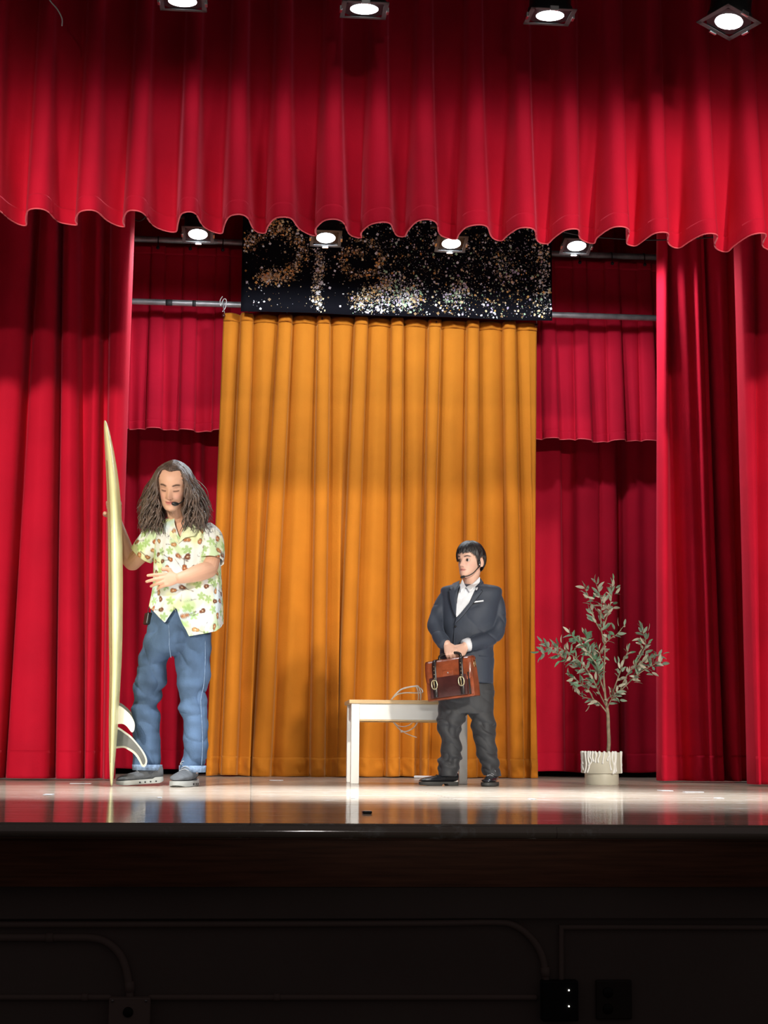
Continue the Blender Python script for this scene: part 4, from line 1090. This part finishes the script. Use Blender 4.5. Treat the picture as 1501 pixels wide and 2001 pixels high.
def sleeve(pts, radii, n=84, kk=14, u0=0.0, ratio=1.0):
    global vs, fs, uv
    rs = resample([tuple(p) + (r,) for p, r in zip(pts, radii)], kk); P = [Vector(r[:3]) for r in rs]; base = len(vs); acc = 0
    for j, p in enumerate(P):
        t = (P[min(j + 1, len(P) - 1)] - P[max(j - 1, 0)]).normalized(); s = t.cross(FH).normalized(); d = s.cross(t); rr_ = float(rs[j][3])
        if j: acc += (p - P[j - 1]).length
        for i in range(n):
            a = 2 * math.pi * i / n; f = 1 + .05 * noise.noise(Vector((a * 1.5, acc * 18, u0)))
            vs.append(p + (s * math.cos(a) + d * math.sin(a) * ratio) * rr_ * f); uv.append((u0 + a * .07, acc + u0))
    fs += [(base + j * n + i, base + j * n + (i + 1) % n, base + (j + 1) * n + (i + 1) % n, base + (j + 1) * n + i) for j in range(len(P) - 1) for i in range(n)]
sleeve([pm(325, 1040, .0), pm(305, 1052, .01), pm(290, 1068, .025), pm(277, 1084, .04)], [.062, .074, .070, .066], u0=3.1)
sleeve([pm(395, 1036, .0), pm(407, 1052, -.005), pm(412, 1075, -.03), pm(411, 1098, -.055)], [.060, .072, .070, .068], u0=5.3)
UV = np.array(uv); n = len(vs); VP = np.array([tuple(v) for v in vs])
rs_ = np.random.RandomState(3)
base_c = np.tile(np.array((.80, .80, .74)), (n, 1))
def nz2(sx, ox): return np.array([noise.noise(Vector((u * sx, v * sx, ox))) for u, v in uv])
k1 = np.clip((nz2(9, 2.0) - .02) * 4, 0, 1)[:, None]; base_c = base_c * (1 - k1 * .75) + np.array((.78, .80, .36)) * k1 * .75
k2 = np.clip((nz2(13, 8.0) - .18) * 5, 0, 1)[:, None]; base_c = base_c * (1 - k2 * .7) + np.array((.50, .68, .30)) * k2 * .7
k3 = np.clip((nz2(10, 15.0) - .22) * 5, 0, 1)[:, None]; base_c = base_c * (1 - k3 * .6) + np.array((.62, .76, .82)) * k3 * .6
col = base_c
def stamp(mask, c):
    global col
    m = np.clip(mask, 0, 1)[:, None]; col = col * (1 - m) + np.array(c) * m
pts_s = []
for u0, u1, v0, v1 in ((0, 1.17, .72, 1.32), (3.05, 3.6, 3.05, 3.4), (5.25, 5.8, 5.25, 5.6)):
    for _ in range(2600):
        p = (rs_.uniform(u0, u1), rs_.uniform(v0, v1))
        if all((p[0] - q[0]) ** 2 + (p[1] - q[1]) ** 2 > .040 ** 2 for q in pts_s): pts_s.append(p)
for j, (pu, pv) in enumerate(pts_s):
    sel = (np.abs(UV[:, 0] - pu) < .06) & (np.abs(UV[:, 1] - pv) < .06)
    if not sel.any(): continue
    a = rs_.uniform(0, 6.28); du, dv = UV[:, 0] - pu, UV[:, 1] - pv
    x = du * math.cos(a) + dv * math.sin(a); y = -du * math.sin(a) + dv * math.cos(a)
    sm = lambda d: np.clip(.5 - d / .0022, 0, 1) * sel
    kind = rs_.choice(4, p=[.52, .26, .12, .10])
    if kind == 0:                                       # small guitar
        d = np.minimum(np.hypot(x, y) - .0105, np.hypot(x, y - .013) - .0078)
        neck = np.maximum(np.abs(x) - .0016, np.abs(y - .032) - .018); hd = np.maximum(np.abs(x) - .003, np.abs(y - .052) - .004)
        bc = [(.42, .13, .04), (.50, .20, .07), (.20, .07, .03), (.55, .27, .10)][rs_.randint(4)]
        stamp(sm(np.minimum(neck, hd)), (.16, .14, .12)); stamp(sm(d - .0018), (.12, .05, .03)); stamp(sm(d + .001), bc); stamp(sm(np.hypot(x, y - .004) - .0032), (.75, .60, .40))
    elif kind == 1:                                     # palm-leaf tuft
        th = np.arctan2(y, x); rr_ = np.hypot(x, y); stamp(sm(rr_ - .024 * (.35 + .65 * np.abs(np.cos(2.5 * th)))) * .8, (.33, .52, .14))
    elif kind == 2:                                     # outlined surfboard
        d = np.hypot(x * 3.2, y) - .026; stamp(sm(np.abs(d) - .002) * .8, (.25, .25, .24))
    else:
        stamp(sm(np.abs(x) - .0012) * (np.abs(y) < .03) * .8, (.22, .22, .2)); stamp(sm(np.hypot(x, y) - .004), (.2, .2, .22))
me = bpy.data.meshes.new('shirt'); me.from_pydata([tuple(v) for v in vs], [], fs); me.update(); set_colors(me, col)
shirt = link('shirt', me, PRINT, man); md = shirt.modifiers.new('t', 'SOLIDIFY'); md.thickness = .004; md.offset = 0
# placket edge, collar, buttons
def front(px, py, dd=-.002):
    xl, xr, d0, ry = shirt_ring(py); cx_ = (xl + xr) / 2; t = max(-1, min(1, (px - cx_) / ((xr - xl) / 2)))
    return pm(px, py, d0 - ry * (1 - abs(t) ** 2.3) ** (1 / 2.3) * 1.02 + dd)
wire('placket_edge', [front(x, y, -.006) for x, y in ((318, 1050), (318, 1080), (318, 1108), (323, 1140), (332, 1170), (343, 1194))], .0016, mat('stitch_grey', (.35, .34, .28), .8), shirt)
for x, y in ((316, 1075), (315.5, 1108), (326, 1160)):
    bm = bmesh.new(); c = front(x + 5, y, -.008); lathe(bm, [(.0005, -.001), (.005, -.001), (.005, .001), (.0005, .0015)], frame(UP, -FH, c), 12); obj('button', bm, mat('button_grey', (.3, .3, .3), .4) if y == 1075 else bpy.data.materials['button_grey'], shirt)
CPAT = mat('collar_cotton', (.74, .76, .46), .75, var=.25, vscale=18, bump=.05)
for pl in ([(334, 1024), (344, 1044), (350, 1062), (337, 1052), (322, 1052), (316, 1040)], [(366, 1018), (356, 1042), (349, 1062), (362, 1050), (380, 1047), (390, 1032)]):
    P3 = [front(x, y, -.012) for x, y in pl]; bm = bmesh.new(); cc = sum(P3, Vector()) / len(P3)
    a_ = [bm.verts.new(p) for p in P3]; b_ = [bm.verts.new(p + FH * .005) for p in P3]; cv = bm.verts.new(cc - FH * .006); cb = bm.verts.new(cc + FH * .004)
    for i in range(len(a_)):
        j = (i + 1) % len(a_); bm.faces.new((a_[i], a_[j], cv)); bm.faces.new((b_[j], b_[i], cb)); bm.faces.new((a_[j], a_[i], b_[i], b_[j]))
    obj('collar', bm, CPAT, shirt, False)
# jeans
bm = bmesh.new()
sil(bm, [(1165, 300, 412, .0, .115), (1200, 294, 414, .0, .122), (1235, 287, 413, .0, .128), (1262, 282, 412, .0, .122), (1276, 281, 411, .0, .11), (1284, 284, 408, .0, .08)], DM, n=44)
sil(bm, [(1240, 283, 350, .0, .115), (1280, 273, 337, .01, .110), (1298, 269, 328, .01, .107), (1330, 263.5, 325, .02, .10), (1352, 261, 320, .02, .092), (1372, 259, 310, .025, .088), (1400, 258, 311, .035, .088), (1440, 259, 313, .05, .085), (1480, 260, 314, .06, .082), (1503, 261, 315, .065, .082)], DM, n=36)
sil(bm, [(1240, 338, 413, .0, .118), (1280, 339, 412.5, .0, .112), (1298, 341, 412, .0, .11), (1320, 343, 411, .0, .105), (1345, 347, 407, .0, .10), (1362, 349, 403, .0, .095), (1380, 350, 405, .0, .093), (1400, 355, 407, .0, .09), (1440, 358, 407, .0, .088), (1475, 358, 405, .0, .086), (1490, 353, 402, .0, .085), (1507, 351, 400, .0, .083)], DM, n=36)
me = remesh(bm, .005, 3, .5)
zk = pm(290, 1370).z; zc_ = pm(290, 1290).z
def jf(p):
    a = noise.noise(Vector((p.x * 10, p.y * 6, p.z * 22))) * .006 * (1 + 1.5 * gauss(p.z - zk, .10) + 1.2 * gauss(p.z - .06, .08))
    b = math.sin(p.z * 46 + p.x * 26 + 3 * noise.noise(p * 5)) * .006 * (gauss(p.z - zk + .02, .10) + gauss(p.z - .07, .07) + .8 * gauss(p.z - zc_, .07))
    return a + b + crease(p, 7, 7, 5) * .006 * (.5 + gauss(p.z - zk, .12) + gauss(p.z - .08, .08) + gauss(p.z - zc_, .09))
displace(me, jf)
jeans = link('jeans', me, DENIM, man)
for rows_ in ([(1494, 258.5, 317, .065, .091), (1505, 259, 317, .066, .091)], [(1496, 350, 403, .0, .093), (1509, 349.5, 401.5, .0, .092)]):
    bm = bmesh.new(); sil(bm, rows_, DM, n=36, k=2); obj('cuff', bm, DENIML, jeans)
wire('side_seam', [pm(x, y, -.075) for x, y in ((401, 1250), (401, 1300), (398, 1340), (393, 1365), (394, 1400), (396, 1450), (394, 1495))], .0016, DENIML, jeans)
wire('fly_seam', [pm(x, y, -.128) for x, y in ((330, 1222), (331, 1245), (331, 1262))] + [pm(334, 1285, -.118)], .0016, DENIML, jeans)
# transmitter pack clipped to the belt
bm = bmesh.new(); c = pm(288.5, 1209, -.04); box(bm, (0, 0, 0), (.026, .06, .062), Matrix.Translation(c) @ Matrix.Rotation(math.radians(20), 4, 'Z') @ Matrix.Rotation(math.radians(8), 4, 'Y'), .006)
pk = obj('transmitter_pack', bm, BLACKP, man, False)
wire('antenna', [c + Vector((0, 0, .03)), c + Vector((.005, 0, .06)), c + Vector((.02, .01, .08))], .002, BLACKP, pk)
# headset microphone
hm = lambda x, y, z: HM @ Vector((x, y, z))
mic = wire('headset_microphone', [hm(-.073, .0, .075), hm(-.066, .045, .058), hm(-.052, .078, .047), hm(-.036, .092, .045)], .003, BLACKP, man)
bm = bmesh.new(); tube(bm, [hm(-.040, .090, .044), hm(-.030, .097, .046), hm(-.020, .101, .048)], [.008, .011, .009], n=12, k=3); obj('foam_tip', bm, BLACKP, mic)
# trainers
h1 = W(319, 1520, DM + .05); h1.z = 0; t1 = W(228.5, 1530, DM - .03); t1.z = 0
shoe(man, h1, t1, (t1 - h1).length, KNIT, SOLEG, LACE, lift=math.radians(4))
c1 = W(377, 1505, DM)
hd = Vector((c1.x + .0, c1.y + .06, 0)); tv = (-FH * .98 - RH * .16).normalized(); shoe(man, hd, hd + tv * .30, .30, KNIT, SOLEG, LACE)

# ------------------------------------------------------------------ the boy
bf = WF(958, 1536.5); DK = dist(bf) + .10
def pk_(px, py, dd=0.0): return W(px, py, DK + dd)
SK = DK / F_PX
boy = empty('person', (pk_(915, 1500).x, pk_(915, 1500).y, 0), 'dark-haired child in a dark suit holding a brown leather briefcase', 'person')
HB = head_matrix((906, 1128.5, DK - .075), math.radians(34), math.radians(2), math.radians(0), .87)
bm = bmesh.new()
add_head(bm, HB, smile=.05, young=1.0)
tube(bm, [HB @ Vector((0, -.02, .045)), pk_(921, 1137, .0), pk_(921, 1156, .01)], [.047, .042, .052], n=20)
sil(bm, [(1148, 895, 950, .01, .05), (1165, 875, 968, .01, .07), (1230, 872, 965, .01, .08), (1300, 868, 960, .01, .08), (1340, 868, 960, .01, .075)], DK)
sil(bm, [(1330, 868, 908, .0, .06), (1420, 866, 896, -.01, .05), (1505, 870, 890, .0, .035)], DK, n=20)
sil(bm, [(1330, 920, 960, .0, .06), (1420, 935, 962, .0, .05), (1505, 948, 970, .0, .035)], DK, n=20)
tube(bm, [pk_(872, 1165, .0), pk_(858, 1195, -.02), pk_(852, 1222, -.05), pk_(862, 1245, -.12), pk_(873, 1258, -.165)], [.030, .026, .024, .023, .022], n=16)
tube(bm, [pk_(968, 1165, .0), pk_(973, 1205, -.01), pk_(965, 1245, -.05), pk_(935, 1258, -.13), pk_(908, 1262, -.165)], [.030, .026, .024, .023, .022], n=16)
grip = ((1.25, 1.35, .8), (1.3, 1.35, .8), (1.3, 1.3, .8), (1.3, 1.25, .8))
wA = pk_(873, 1257, -.165); add_hand(bm, frame(pk_(882, 1277, -.20) - wA, -FH + UP * .35 - RH * .1, wA), .80, curls=grip, spread=(.03, .01, -.01, -.03), thumb=((.7, .8, -.5), (-.1, .8, -.7)), flip=-1)
wB = pk_(911, 1261, -.165); add_hand(bm, frame(pk_(896, 1277, -.20) - wB, -FH + UP * .35 + RH * .1, wB), .80, curls=grip, spread=(.03, .01, -.01, -.03), thumb=((.7, .8, -.5), (-.1, .8, -.7)), flip=1)
me = remesh(bm, .0026, 2, .4)
face_colors(me, HB, 1, (.78, .48, .36), (.62, .26, .21), (.06, .035, .03), False, blush=(.82, .42, .34), smile=.05)
link('body', me, SKIN, boy)
for s_ in (-1, 1):                                       # eyes looking to image left
    c = HB @ Vector((s_ * .031, .0700, .1110)); r = .0112 * .87
    bm = bmesh.new(); bmesh.ops.create_uvsphere(bm, u_segments=16, v_segments=12, radius=r, matrix=Matrix.Translation(c)); e = obj('eye', bm, EYEW, boy)
    look = (HB.to_3x3() @ Vector((.25, 1, -.05))).normalized()
    bm = bmesh.new(); bmesh.ops.create_uvsphere(bm, u_segments=14, v_segments=10, radius=.0080, matrix=Matrix.Translation(c + look * r * .55)); obj('iris', bm, EYED, e)
    bm = bmesh.new(); tube(bm, [HB @ Vector((s_ * .031 + q * .014, .0845 - 30 * q * q * .0016 - (.006 if q * s_ > 0 else 0) * abs(q), .1172 - .004 * q * q)) for q in (-1, -.5, 0, .5, 1)], [.0008, .0016, .0019, .0016, .0008], n=6, k=3); obj('eyelash', bm, HAIRB, e)

# bowl-cut hair
bm = bmesh.new(); rb_ = random.Random(23)
def sk(a, el, g=1.0):
    return Vector((math.sin(a) * math.cos(el) * .084 * g, math.cos(a) * math.cos(el) * .103 * g - .006, .122 + math.sin(el) * .112 * g))
def low(a):                                              # hairline height (elevation) by angle
    d = abs(math.degrees(a))
    return math.radians(float(np.interp(d, [0, 30, 50, 62, 70, 78, 86, 104, 113, 124, 180], [17, 20, 15, 4, -6, -4, 8, 8, 0, -30, -44])))
for q in range(620):
    a = rb_.uniform(-math.pi, math.pi); e1 = low(a) + math.radians(rb_.uniform(-3, 9)); a0 = a * .55 + rb_.uniform(-.3, .3)
    pts = []
    for j in range(7):
        t = j / 6; el = math.radians(86) + (e1 - math.radians(86)) * t; aa = a0 + (a - a0) * min(1, t * 1.6); g = 1.03 + .05 * math.sin(math.pi * t) + .012 * rb_.random()
        pts.append(HB @ sk(aa + .02 * rb_.uniform(-1, 1), el, g))
    r = rb_.uniform(.003, .0062)
    tube(bm, pts, [r * .7, r, r, r, r, r * .8, r * .25], n=5, k=3, ratio=.6)
hb = obj('hair', bm, HAIRB, boy)
bm = bmesh.new(); rings = []
for t in np.linspace(0, 1, 14):
    ring = []
    for i in range(60):
        a = 2 * math.pi * i / 60 - math.pi; el = math.radians(89) + (low(a) + math.radians(4) - math.radians(89)) * t
        ring.append(bm.verts.new(HB @ sk(a, el, 1.025)))
    rings.append(ring)
bridge(bm, rings, cap=False); o = obj('hair_underlayer', bm, HAIRB, hb); md = o.modifiers.new('t', 'SOLIDIFY'); md.thickness = .004

# suit jacket: body and sleeves
bm = bmesh.new()
JR = [(1142, 893, 948, .035, .05), (1145, 876, 967, .022, .072), (1149, 863, 979, .015, .09), (1158, 860, 982, .01, .097), (1172, 860, 980, .01, .102), (1195, 861, 974, .0, .108), (1230, 862, 968, .0, .11), (1260, 860, 966, .0, .112), (1300, 857, 965, .0, .116), (1336, 855, 964, .0, .12)]
sil(bm, JR, DK, n=52, k=6, expo=2.4)
tube(bm, [pk_(876, 1158, .01), pk_(864, 1180, .0), pk_(855, 1202, -.02), pk_(849, 1220, -.05), pk_(856, 1240, -.10), pk_(867, 1256, -.145)], [.038, .043, .041, .043, .041, .039], n=24)
tube(bm, [pk_(962, 1156, .01), pk_(972, 1180, .0), pk_(974, 1210, -.01), pk_(968, 1238, -.04), pk_(945, 1252, -.10), pk_(917, 1259, -.145)], [.040, .045, .044, .045, .043, .039], n=24)
me = remesh(bm, .0045, 4, .5)
el_l, el_r = pk_(850, 1222, -.05), pk_(970, 1238, -.03)
def jk(p):
    k = gauss((p - el_l).length, .10) + gauss((p - el_r).length, .12)
    return noise.noise(Vector((p.x * 9, p.y * 7, p.z * 9))) * .005 + math.sin(p.z * 70 - p.x * 35 + 3 * noise.noise(p * 6)) * .0025 * k + crease(p, 8, 8, 7) * .006 * (.35 + k)
displace(me, jk)
jacket = link('suit_jacket', me, SUIT, boy)
JS = np.array(resample(JR, 8))
def jf_(px, py, off):
    xl, xr, dd, ry = [float(np.interp(py, JS[:, 0], JS[:, c])) for c in range(1, 5)]
    t = max(-1, min(1, (px - (xl + xr) / 2) / ((xr - xl) / 2))); return pk_(px, py, dd - ry * (1 - abs(t) ** 2.4) ** (1 / 2.4) - off)
def patch(name, pl, off, m, parent, th=.004, sub=3, puff=.0):
    """fabric piece laid over the jacket front: px outline, follows the body surface"""
    P2 = [tuple(p) for p in pl]; n_ = len(P2); dense = []
    for i in range(n_):
        a, b = P2[i], P2[(i + 1) % n_]
        for j in range(sub): dense.append((a[0] + (b[0] - a[0]) * j / sub, a[1] + (b[1] - a[1]) * j / sub))
    cx_ = sum(p[0] for p in dense) / len(dense); cy_ = sum(p[1] for p in dense) / len(dense)
    bm = bmesh.new(); rings = []
    for sc_, o_ in ((1.0, 0.0), (1.0, th), (.66, th + puff), (.33, th + puff)):
        rings.append([bm.verts.new(jf_(cx_ + (x - cx_) * sc_, cy_ + (y - cy_) * sc_, off + o_)) for x, y in dense])
    cv = bm.verts.new(jf_(cx_, cy_, off + th + puff))
    for a, b in zip(rings, rings[1:]):
        for i in range(len(a)): bm.faces.new((a[i], a[(i + 1) % len(a)], b[(i + 1) % len(a)], b[i]))
    r = rings[-1]
    for i in range(len(r)): bm.faces.new((r[i], r[(i + 1) % len(r)], cv))
    return obj(name, bm, m, parent, angle=35)
# white shirt front, collar, lapels
bm = bmesh.new(); tube(bm, [pk_(922, 1140, .02), pk_(921, 1146, .016), pk_(919, 1153, .012)], [.048, .052, .054], n=24, k=3, round_caps=False); obj('collar_band', bm, SHIRTW, boy)
patch('shirt_front', [(902, 1137), (911, 1147), (938, 1132), (931, 1160), (917, 1182), (892, 1206), (890, 1190), (896, 1160)], .011, SHIRTW, boy, sub=5)
patch('shirt_collar', [(904, 1130), (899, 1142), (900, 1158), (911, 1147), (906, 1138)], .030, SHIRTW, boy, puff=.004)
patch('shirt_collar', [(938, 1127), (938, 1138), (918, 1157), (911, 1147), (924, 1140)], .030, SHIRTW, boy, puff=.004)
patch('lapel', [(899, 1134), (895, 1152), (893, 1172), (891, 1206), (884, 1190), (879, 1168), (878, 1154), (884, 1152), (879, 1149), (885, 1140)], .014, SUIT, jacket, puff=.003, sub=4)
patch('lapel', [(938, 1128), (931, 1146), (915, 1182), (892, 1208), (889, 1219), (905, 1203), (926, 1177), (943, 1155), (936, 1152), (946, 1148), (945, 1138)], .014, SUIT, jacket, puff=.003, sub=4)
patch('pocket_square', [(922, 1175.5), (945, 1172.5), (945, 1175.2), (922, 1178.3)], .006, SHIRTW, jacket)
LE = mat('seam_shadow', (.008, .009, .012), .8)
for pl in ([(895, 1152), (893, 1172), (891, 1206), (884, 1190), (879, 1168), (878, 1154), (884, 1152)], [(889, 1219), (905, 1203), (926, 1177), (943, 1155), (936, 1152)]):
    wire('lapel_edge', [jf_(x, y, .0150) for x, y in pl], .0022, LE, jacket, k=2)
wire('pocket_welt', [jf_(x, y, .006) for x, y in ((921, 1180), (933, 1179), (945, 1177))], .002, BLACKP, jacket)
wire('front_edge', [jf_(x, y, .006) for x, y in ((890, 1218), (888, 1235), (887, 1262))], .002, SUIT, jacket)
wire('pocket_flap', [jf_(x, y, .006) for x, y in ((937, 1281), (950, 1283), (962, 1284))], .003, SUIT, jacket)
bm = bmesh.new(); lathe(bm, [(.0005, -.002), (.006, -.002), (.006, .002), (.0005, .003)], frame(UP, -FH, jf_(890, 1224, .012)), 14); obj('button', bm, BLACKP, jacket)
# shirt cuff at his left wrist (image right)
bm = bmesh.new(); tube(bm, [pk_(917, 1259, -.145), pk_(908, 1262, -.163)], [.0385, .036], n=20, k=2, round_caps=False); obj('shirt_cuff', bm, SHIRTW, boy)
# trousers
bm = bmesh.new()
sil(bm, [(1300, 860, 960, .0, .095), (1335, 859, 963, .0, .10), (1370, 858, 966, .0, .10), (1395, 857, 966, .0, .09)], DK, n=40)
sil(bm, [(1350, 857, 915, .0, .085), (1395, 855, 913, -.01, .08), (1412, 851, 908, -.015, .078), (1424, 855, 902, -.01, .075), (1440, 860, 900, -.005, .07), (1460, 862, 904, .0, .068), (1478, 858, 904, .0, .070), (1490, 851.5, 900, .0, .074), (1500, 852, 896, .0, .072), (1517, 857, 893, .0, .066)], DK, n=36)
sil(bm, [(1350, 908, 966, .0, .085), (1395, 916, 966, .0, .08), (1415, 920, 971, .0, .078), (1430, 923, 971, .0, .075), (1450, 927, 970, .0, .07), (1475, 931, 974, .0, .068), (1489, 934, 976, .0, .070), (1496, 939, 977, .0, .07), (1517, 943, 981, .0, .066)], DK, n=36)
me = remesh(bm, .0045, 2, .5)
zk_ = pk_(880, 1420).z; za_ = pk_(880, 1490).z
def tf(p):
    k = gauss(p.z - zk_, .08) + 1.4 * gauss(p.z - za_, .06)
    return noise.noise(Vector((p.x * 11, p.y * 8, p.z * 14))) * .006 + math.sin(p.z * 85 + p.x * 45 + 4 * noise.noise(p * 6)) * .0045 * k + crease(p, 9, 10, 8) * .010 * (.3 + k)
displace(me, tf)
trousers = link('trousers', me, TROUS, boy)
# shoes
h2 = pk_(894, 1520, .02); h2.z = 0; t2 = pk_(820.5, 1528, -.06); t2.z = 0
shoe(boy, h2, t2, (t2 - h2).length, SHOEB, SOLEB, CABLE, kind='dress')
hd = pk_(966, 1510, .05); hd.z = 0; tv = (-FH * .93 - RH * .24).normalized(); shoe(boy, hd, hd + tv * .235, .235, SHOEB, SOLEB, LACE, kind='dress')
# headset microphone
hb_ = lambda x, y, z: HB @ Vector((x, y, z))
mic = wire('headset_microphone', [hb_(-.079, .004, .078), hb_(-.074, .030, .055), hb_(-.060, .055, .028), hb_(-.036, .078, .010), hb_(-.010, .092, .004)], .0028, BLACKP, boy)
bm = bmesh.new(); tube(bm, [hb_(-.012, .093, .004), hb_(.004, .098, .000)], [.007, .007], n=10, k=2); obj('foam_tip', bm, BLACKP, mic)
bm = bmesh.new(); tube(bm, [hb_(-.077, .012, .112), hb_(-.080, .018, .098), hb_(-.079, .012, .080)], [.006, .0095, .008], n=10, k=3); obj('ear_clip', bm, BLACKP, mic)
bm = bmesh.new(); tube(bm, [hb_(-.083, .018, .086), hb_(-.085, .018, .082)], [.005, .005], n=10, k=2); obj('clip_band', bm, STEEL, mic)

# ------------------------------------------------------------------ briefcase in the boy's hands
DC = DK - .215
ctr = W(881, 1326, DC); d_ = ray(881, 1326); d_.z = 0; d_.normalize(); s_ = Vector((d_.y, -d_.x, 0))
yw = math.radians(22)
xa = (s_ * math.cos(yw) - d_ * math.sin(yw)); ya = (d_ * math.cos(yw) + s_ * math.sin(yw))
MB = Matrix((xa, ya, UP)).transposed().to_4x4() @ Matrix.Rotation(math.radians(-6.5), 4, 'Y'); MB.translation = ctr + ya * .02
SC_ = DC / F_PX; cw, ch, cdp = 90 * SC_ / math.cos(yw), 77 * SC_, .082
case = empty('briefcase', MB @ Vector((0, 0, -ch / 2)), 'brown leather briefcase with two dark buckled straps held in front of the child', 'briefcase')
def cbox(name, c, sz, m, parent, bev=.004):
    bm = bmesh.new(); box(bm, c, sz, MB, bev); return obj(name, bm, m, parent, angle=35)
bm = bmesh.new()                                          # body: gusseted, wider at the bottom
rings = []
for z, ww, dd in ((-.5, .99, .95), (-.49, 1.01, 1.0), (-.2, 1.01, 1.02), (.2, 1.0, .9), (.42, .985, .72), (.47, .98, .66)):
    rings.append([bm.verts.new(MB @ Vector((a * cw / 2 * ww, b * cdp / 2 * dd, z * ch))) for a, b in ((-1, -1), (-.97, -1.04), (.97, -1.04), (1, -1), (1, 1), (.97, 1.04), (-.97, 1.04), (-1, 1))])
bridge(bm, rings); cb = obj('body', bm, LEATHER, case, angle=45)
cbox('bottom_edge', (0, -cdp / 2 - .001, -ch * .485), (cw * .99, .006, ch * .05), LEATHER, case, .002)
cbox('front_pocket', (-.004, -cdp / 2 - .008, -ch * .20), (cw * .80, .018, ch * .52), LEATHERD, case, .006)
cbox('pocket_side', (cw * .425, -cdp / 2 - .004, -ch * .18), (cw * .035, .014, ch * .56), STRAP, case, .003)
bm = bmesh.new()                                          # flap folding over the top and front
prof = [(.40, .455), (.20, .505), (-.10, .515), (-.36, .49), (-.50, .43), (-.58, .30), (-.63, .12), (-.66, -.03), (-.655, -.075)]
ra = []
for i, (yy, zz_) in enumerate(prof):
    wd = cw * (.500 if i < 7 else (.49 if i == 7 else .45)); row = []
    for q in np.linspace(-1, 1, 13):
        row.append(bm.verts.new(MB @ Vector((q * wd, yy * cdp - (.003 * math.cos(q * 3)), zz_ * ch))))
    ra.append(row)
bridge(bm, ra, closed=False, cap=False); fl_ = obj('flap', bm, LEATHER, case); md = fl_.modifiers.new('t', 'SOLIDIFY'); md.thickness = .005
for xq in (-.29, .29):
    x = xq * cw; bm = bmesh.new(); rr_ = []
    for yy, zz_ in [(.42, .46), (.20, .525), (-.10, .535), (-.38, .51), (-.55, .44), (-.64, .30), (-.69, .12), (-.72, -.03), (-.80, -.12), (-.80, -.30), (-.78, -.44)]:
        rr_.append([bm.verts.new(MB @ Vector((x + q * .011, yy * cdp, zz_ * ch))) for q in (-1, 1)])
    bridge(bm, rr_, closed=False, cap=False); st = obj('strap', bm, STRAP if xq > 0 else STRAP, case); md = st.modifiers.new('t', 'SOLIDIFY'); md.thickness = .004
    zb_ = -.12 * ch; yb2 = -.86 * cdp
    wire('buckle', [MB @ Vector((x + .016 * math.cos(a), yb2, zb_ + .024 * math.copysign(abs(math.sin(a)) ** .7, math.sin(a)))) for a in np.linspace(0, 2 * math.pi, 17)], .0032, mat('pale_brass', (.85, .78, .52), .3, metal=.8) if xq < 0 else bpy.data.materials['pale_brass'], st, k=2)
    wire('buckle_prong', [MB @ Vector((x, yb2 - .003, zb_ + .022)), MB @ Vector((x, yb2 - .004, zb_ - .02))], .002, BRASS, st, k=2)
    for zz_, yy in ((.34, -.66), (.24, -.68), (.14, -.71), (.04, -.735)):
        bm = bmesh.new(); bmesh.ops.create_uvsphere(bm, u_segments=8, v_segments=6, radius=.0028, matrix=Matrix.Translation(MB @ Vector((x, yy * cdp, zz_ * ch)))); obj('stud', bm, BRASS, st)
cl_ = cbox('clasp_tab', (0, -.655 * cdp, .13 * ch), (.062, .006, .030), LEATHER, fl_, .003)
bm = bmesh.new(); bmesh.ops.create_uvsphere(bm, u_segments=10, v_segments=8, radius=.005, matrix=Matrix.Translation(MB @ Vector((.002, -.70 * cdp, .14 * ch)))); obj('clasp_stud', bm, STEEL, fl_)
for xq in (-.12, .10): cbox('flap_tab', (xq * cw, -.66 * cdp, -.09 * ch), (.016, .006, .018), LEATHER, fl_, .002)
wire('handle', [MB @ Vector((x, yy, z)) for x, yy, z in ((-.062, .0, .50 * ch), (-.060, .0, .50 * ch + .02), (-.035, .0, .50 * ch + .030), (0, .0, .50 * ch + .032), (.035, .0, .50 * ch + .030), (.060, .0, .50 * ch + .02), (.062, .0, .50 * ch))], .008, STRAP, case, n=10)
for x in (-.062, .062):
    bm = bmesh.new(); tube(bm, [MB @ Vector((x - .012, .0, .512 * ch)), MB @ Vector((x + .012, .0, .512 * ch))], .005, n=8, k=2); obj('handle_ring', bm, BRASS, case)
wire('side_ring', [MB @ Vector((cw / 2 + .004, .012 * math.cos(a), .30 * ch + .017 * math.sin(a))) for a in np.linspace(0, 2 * math.pi, 15)], .0028, BRASS, case, k=2)
cbox('side_tab', (cw / 2 - .002, 0, .37 * ch), (.006, .022, .030), LEATHER, case, .002)
print('LEAVES', nleaf[0])
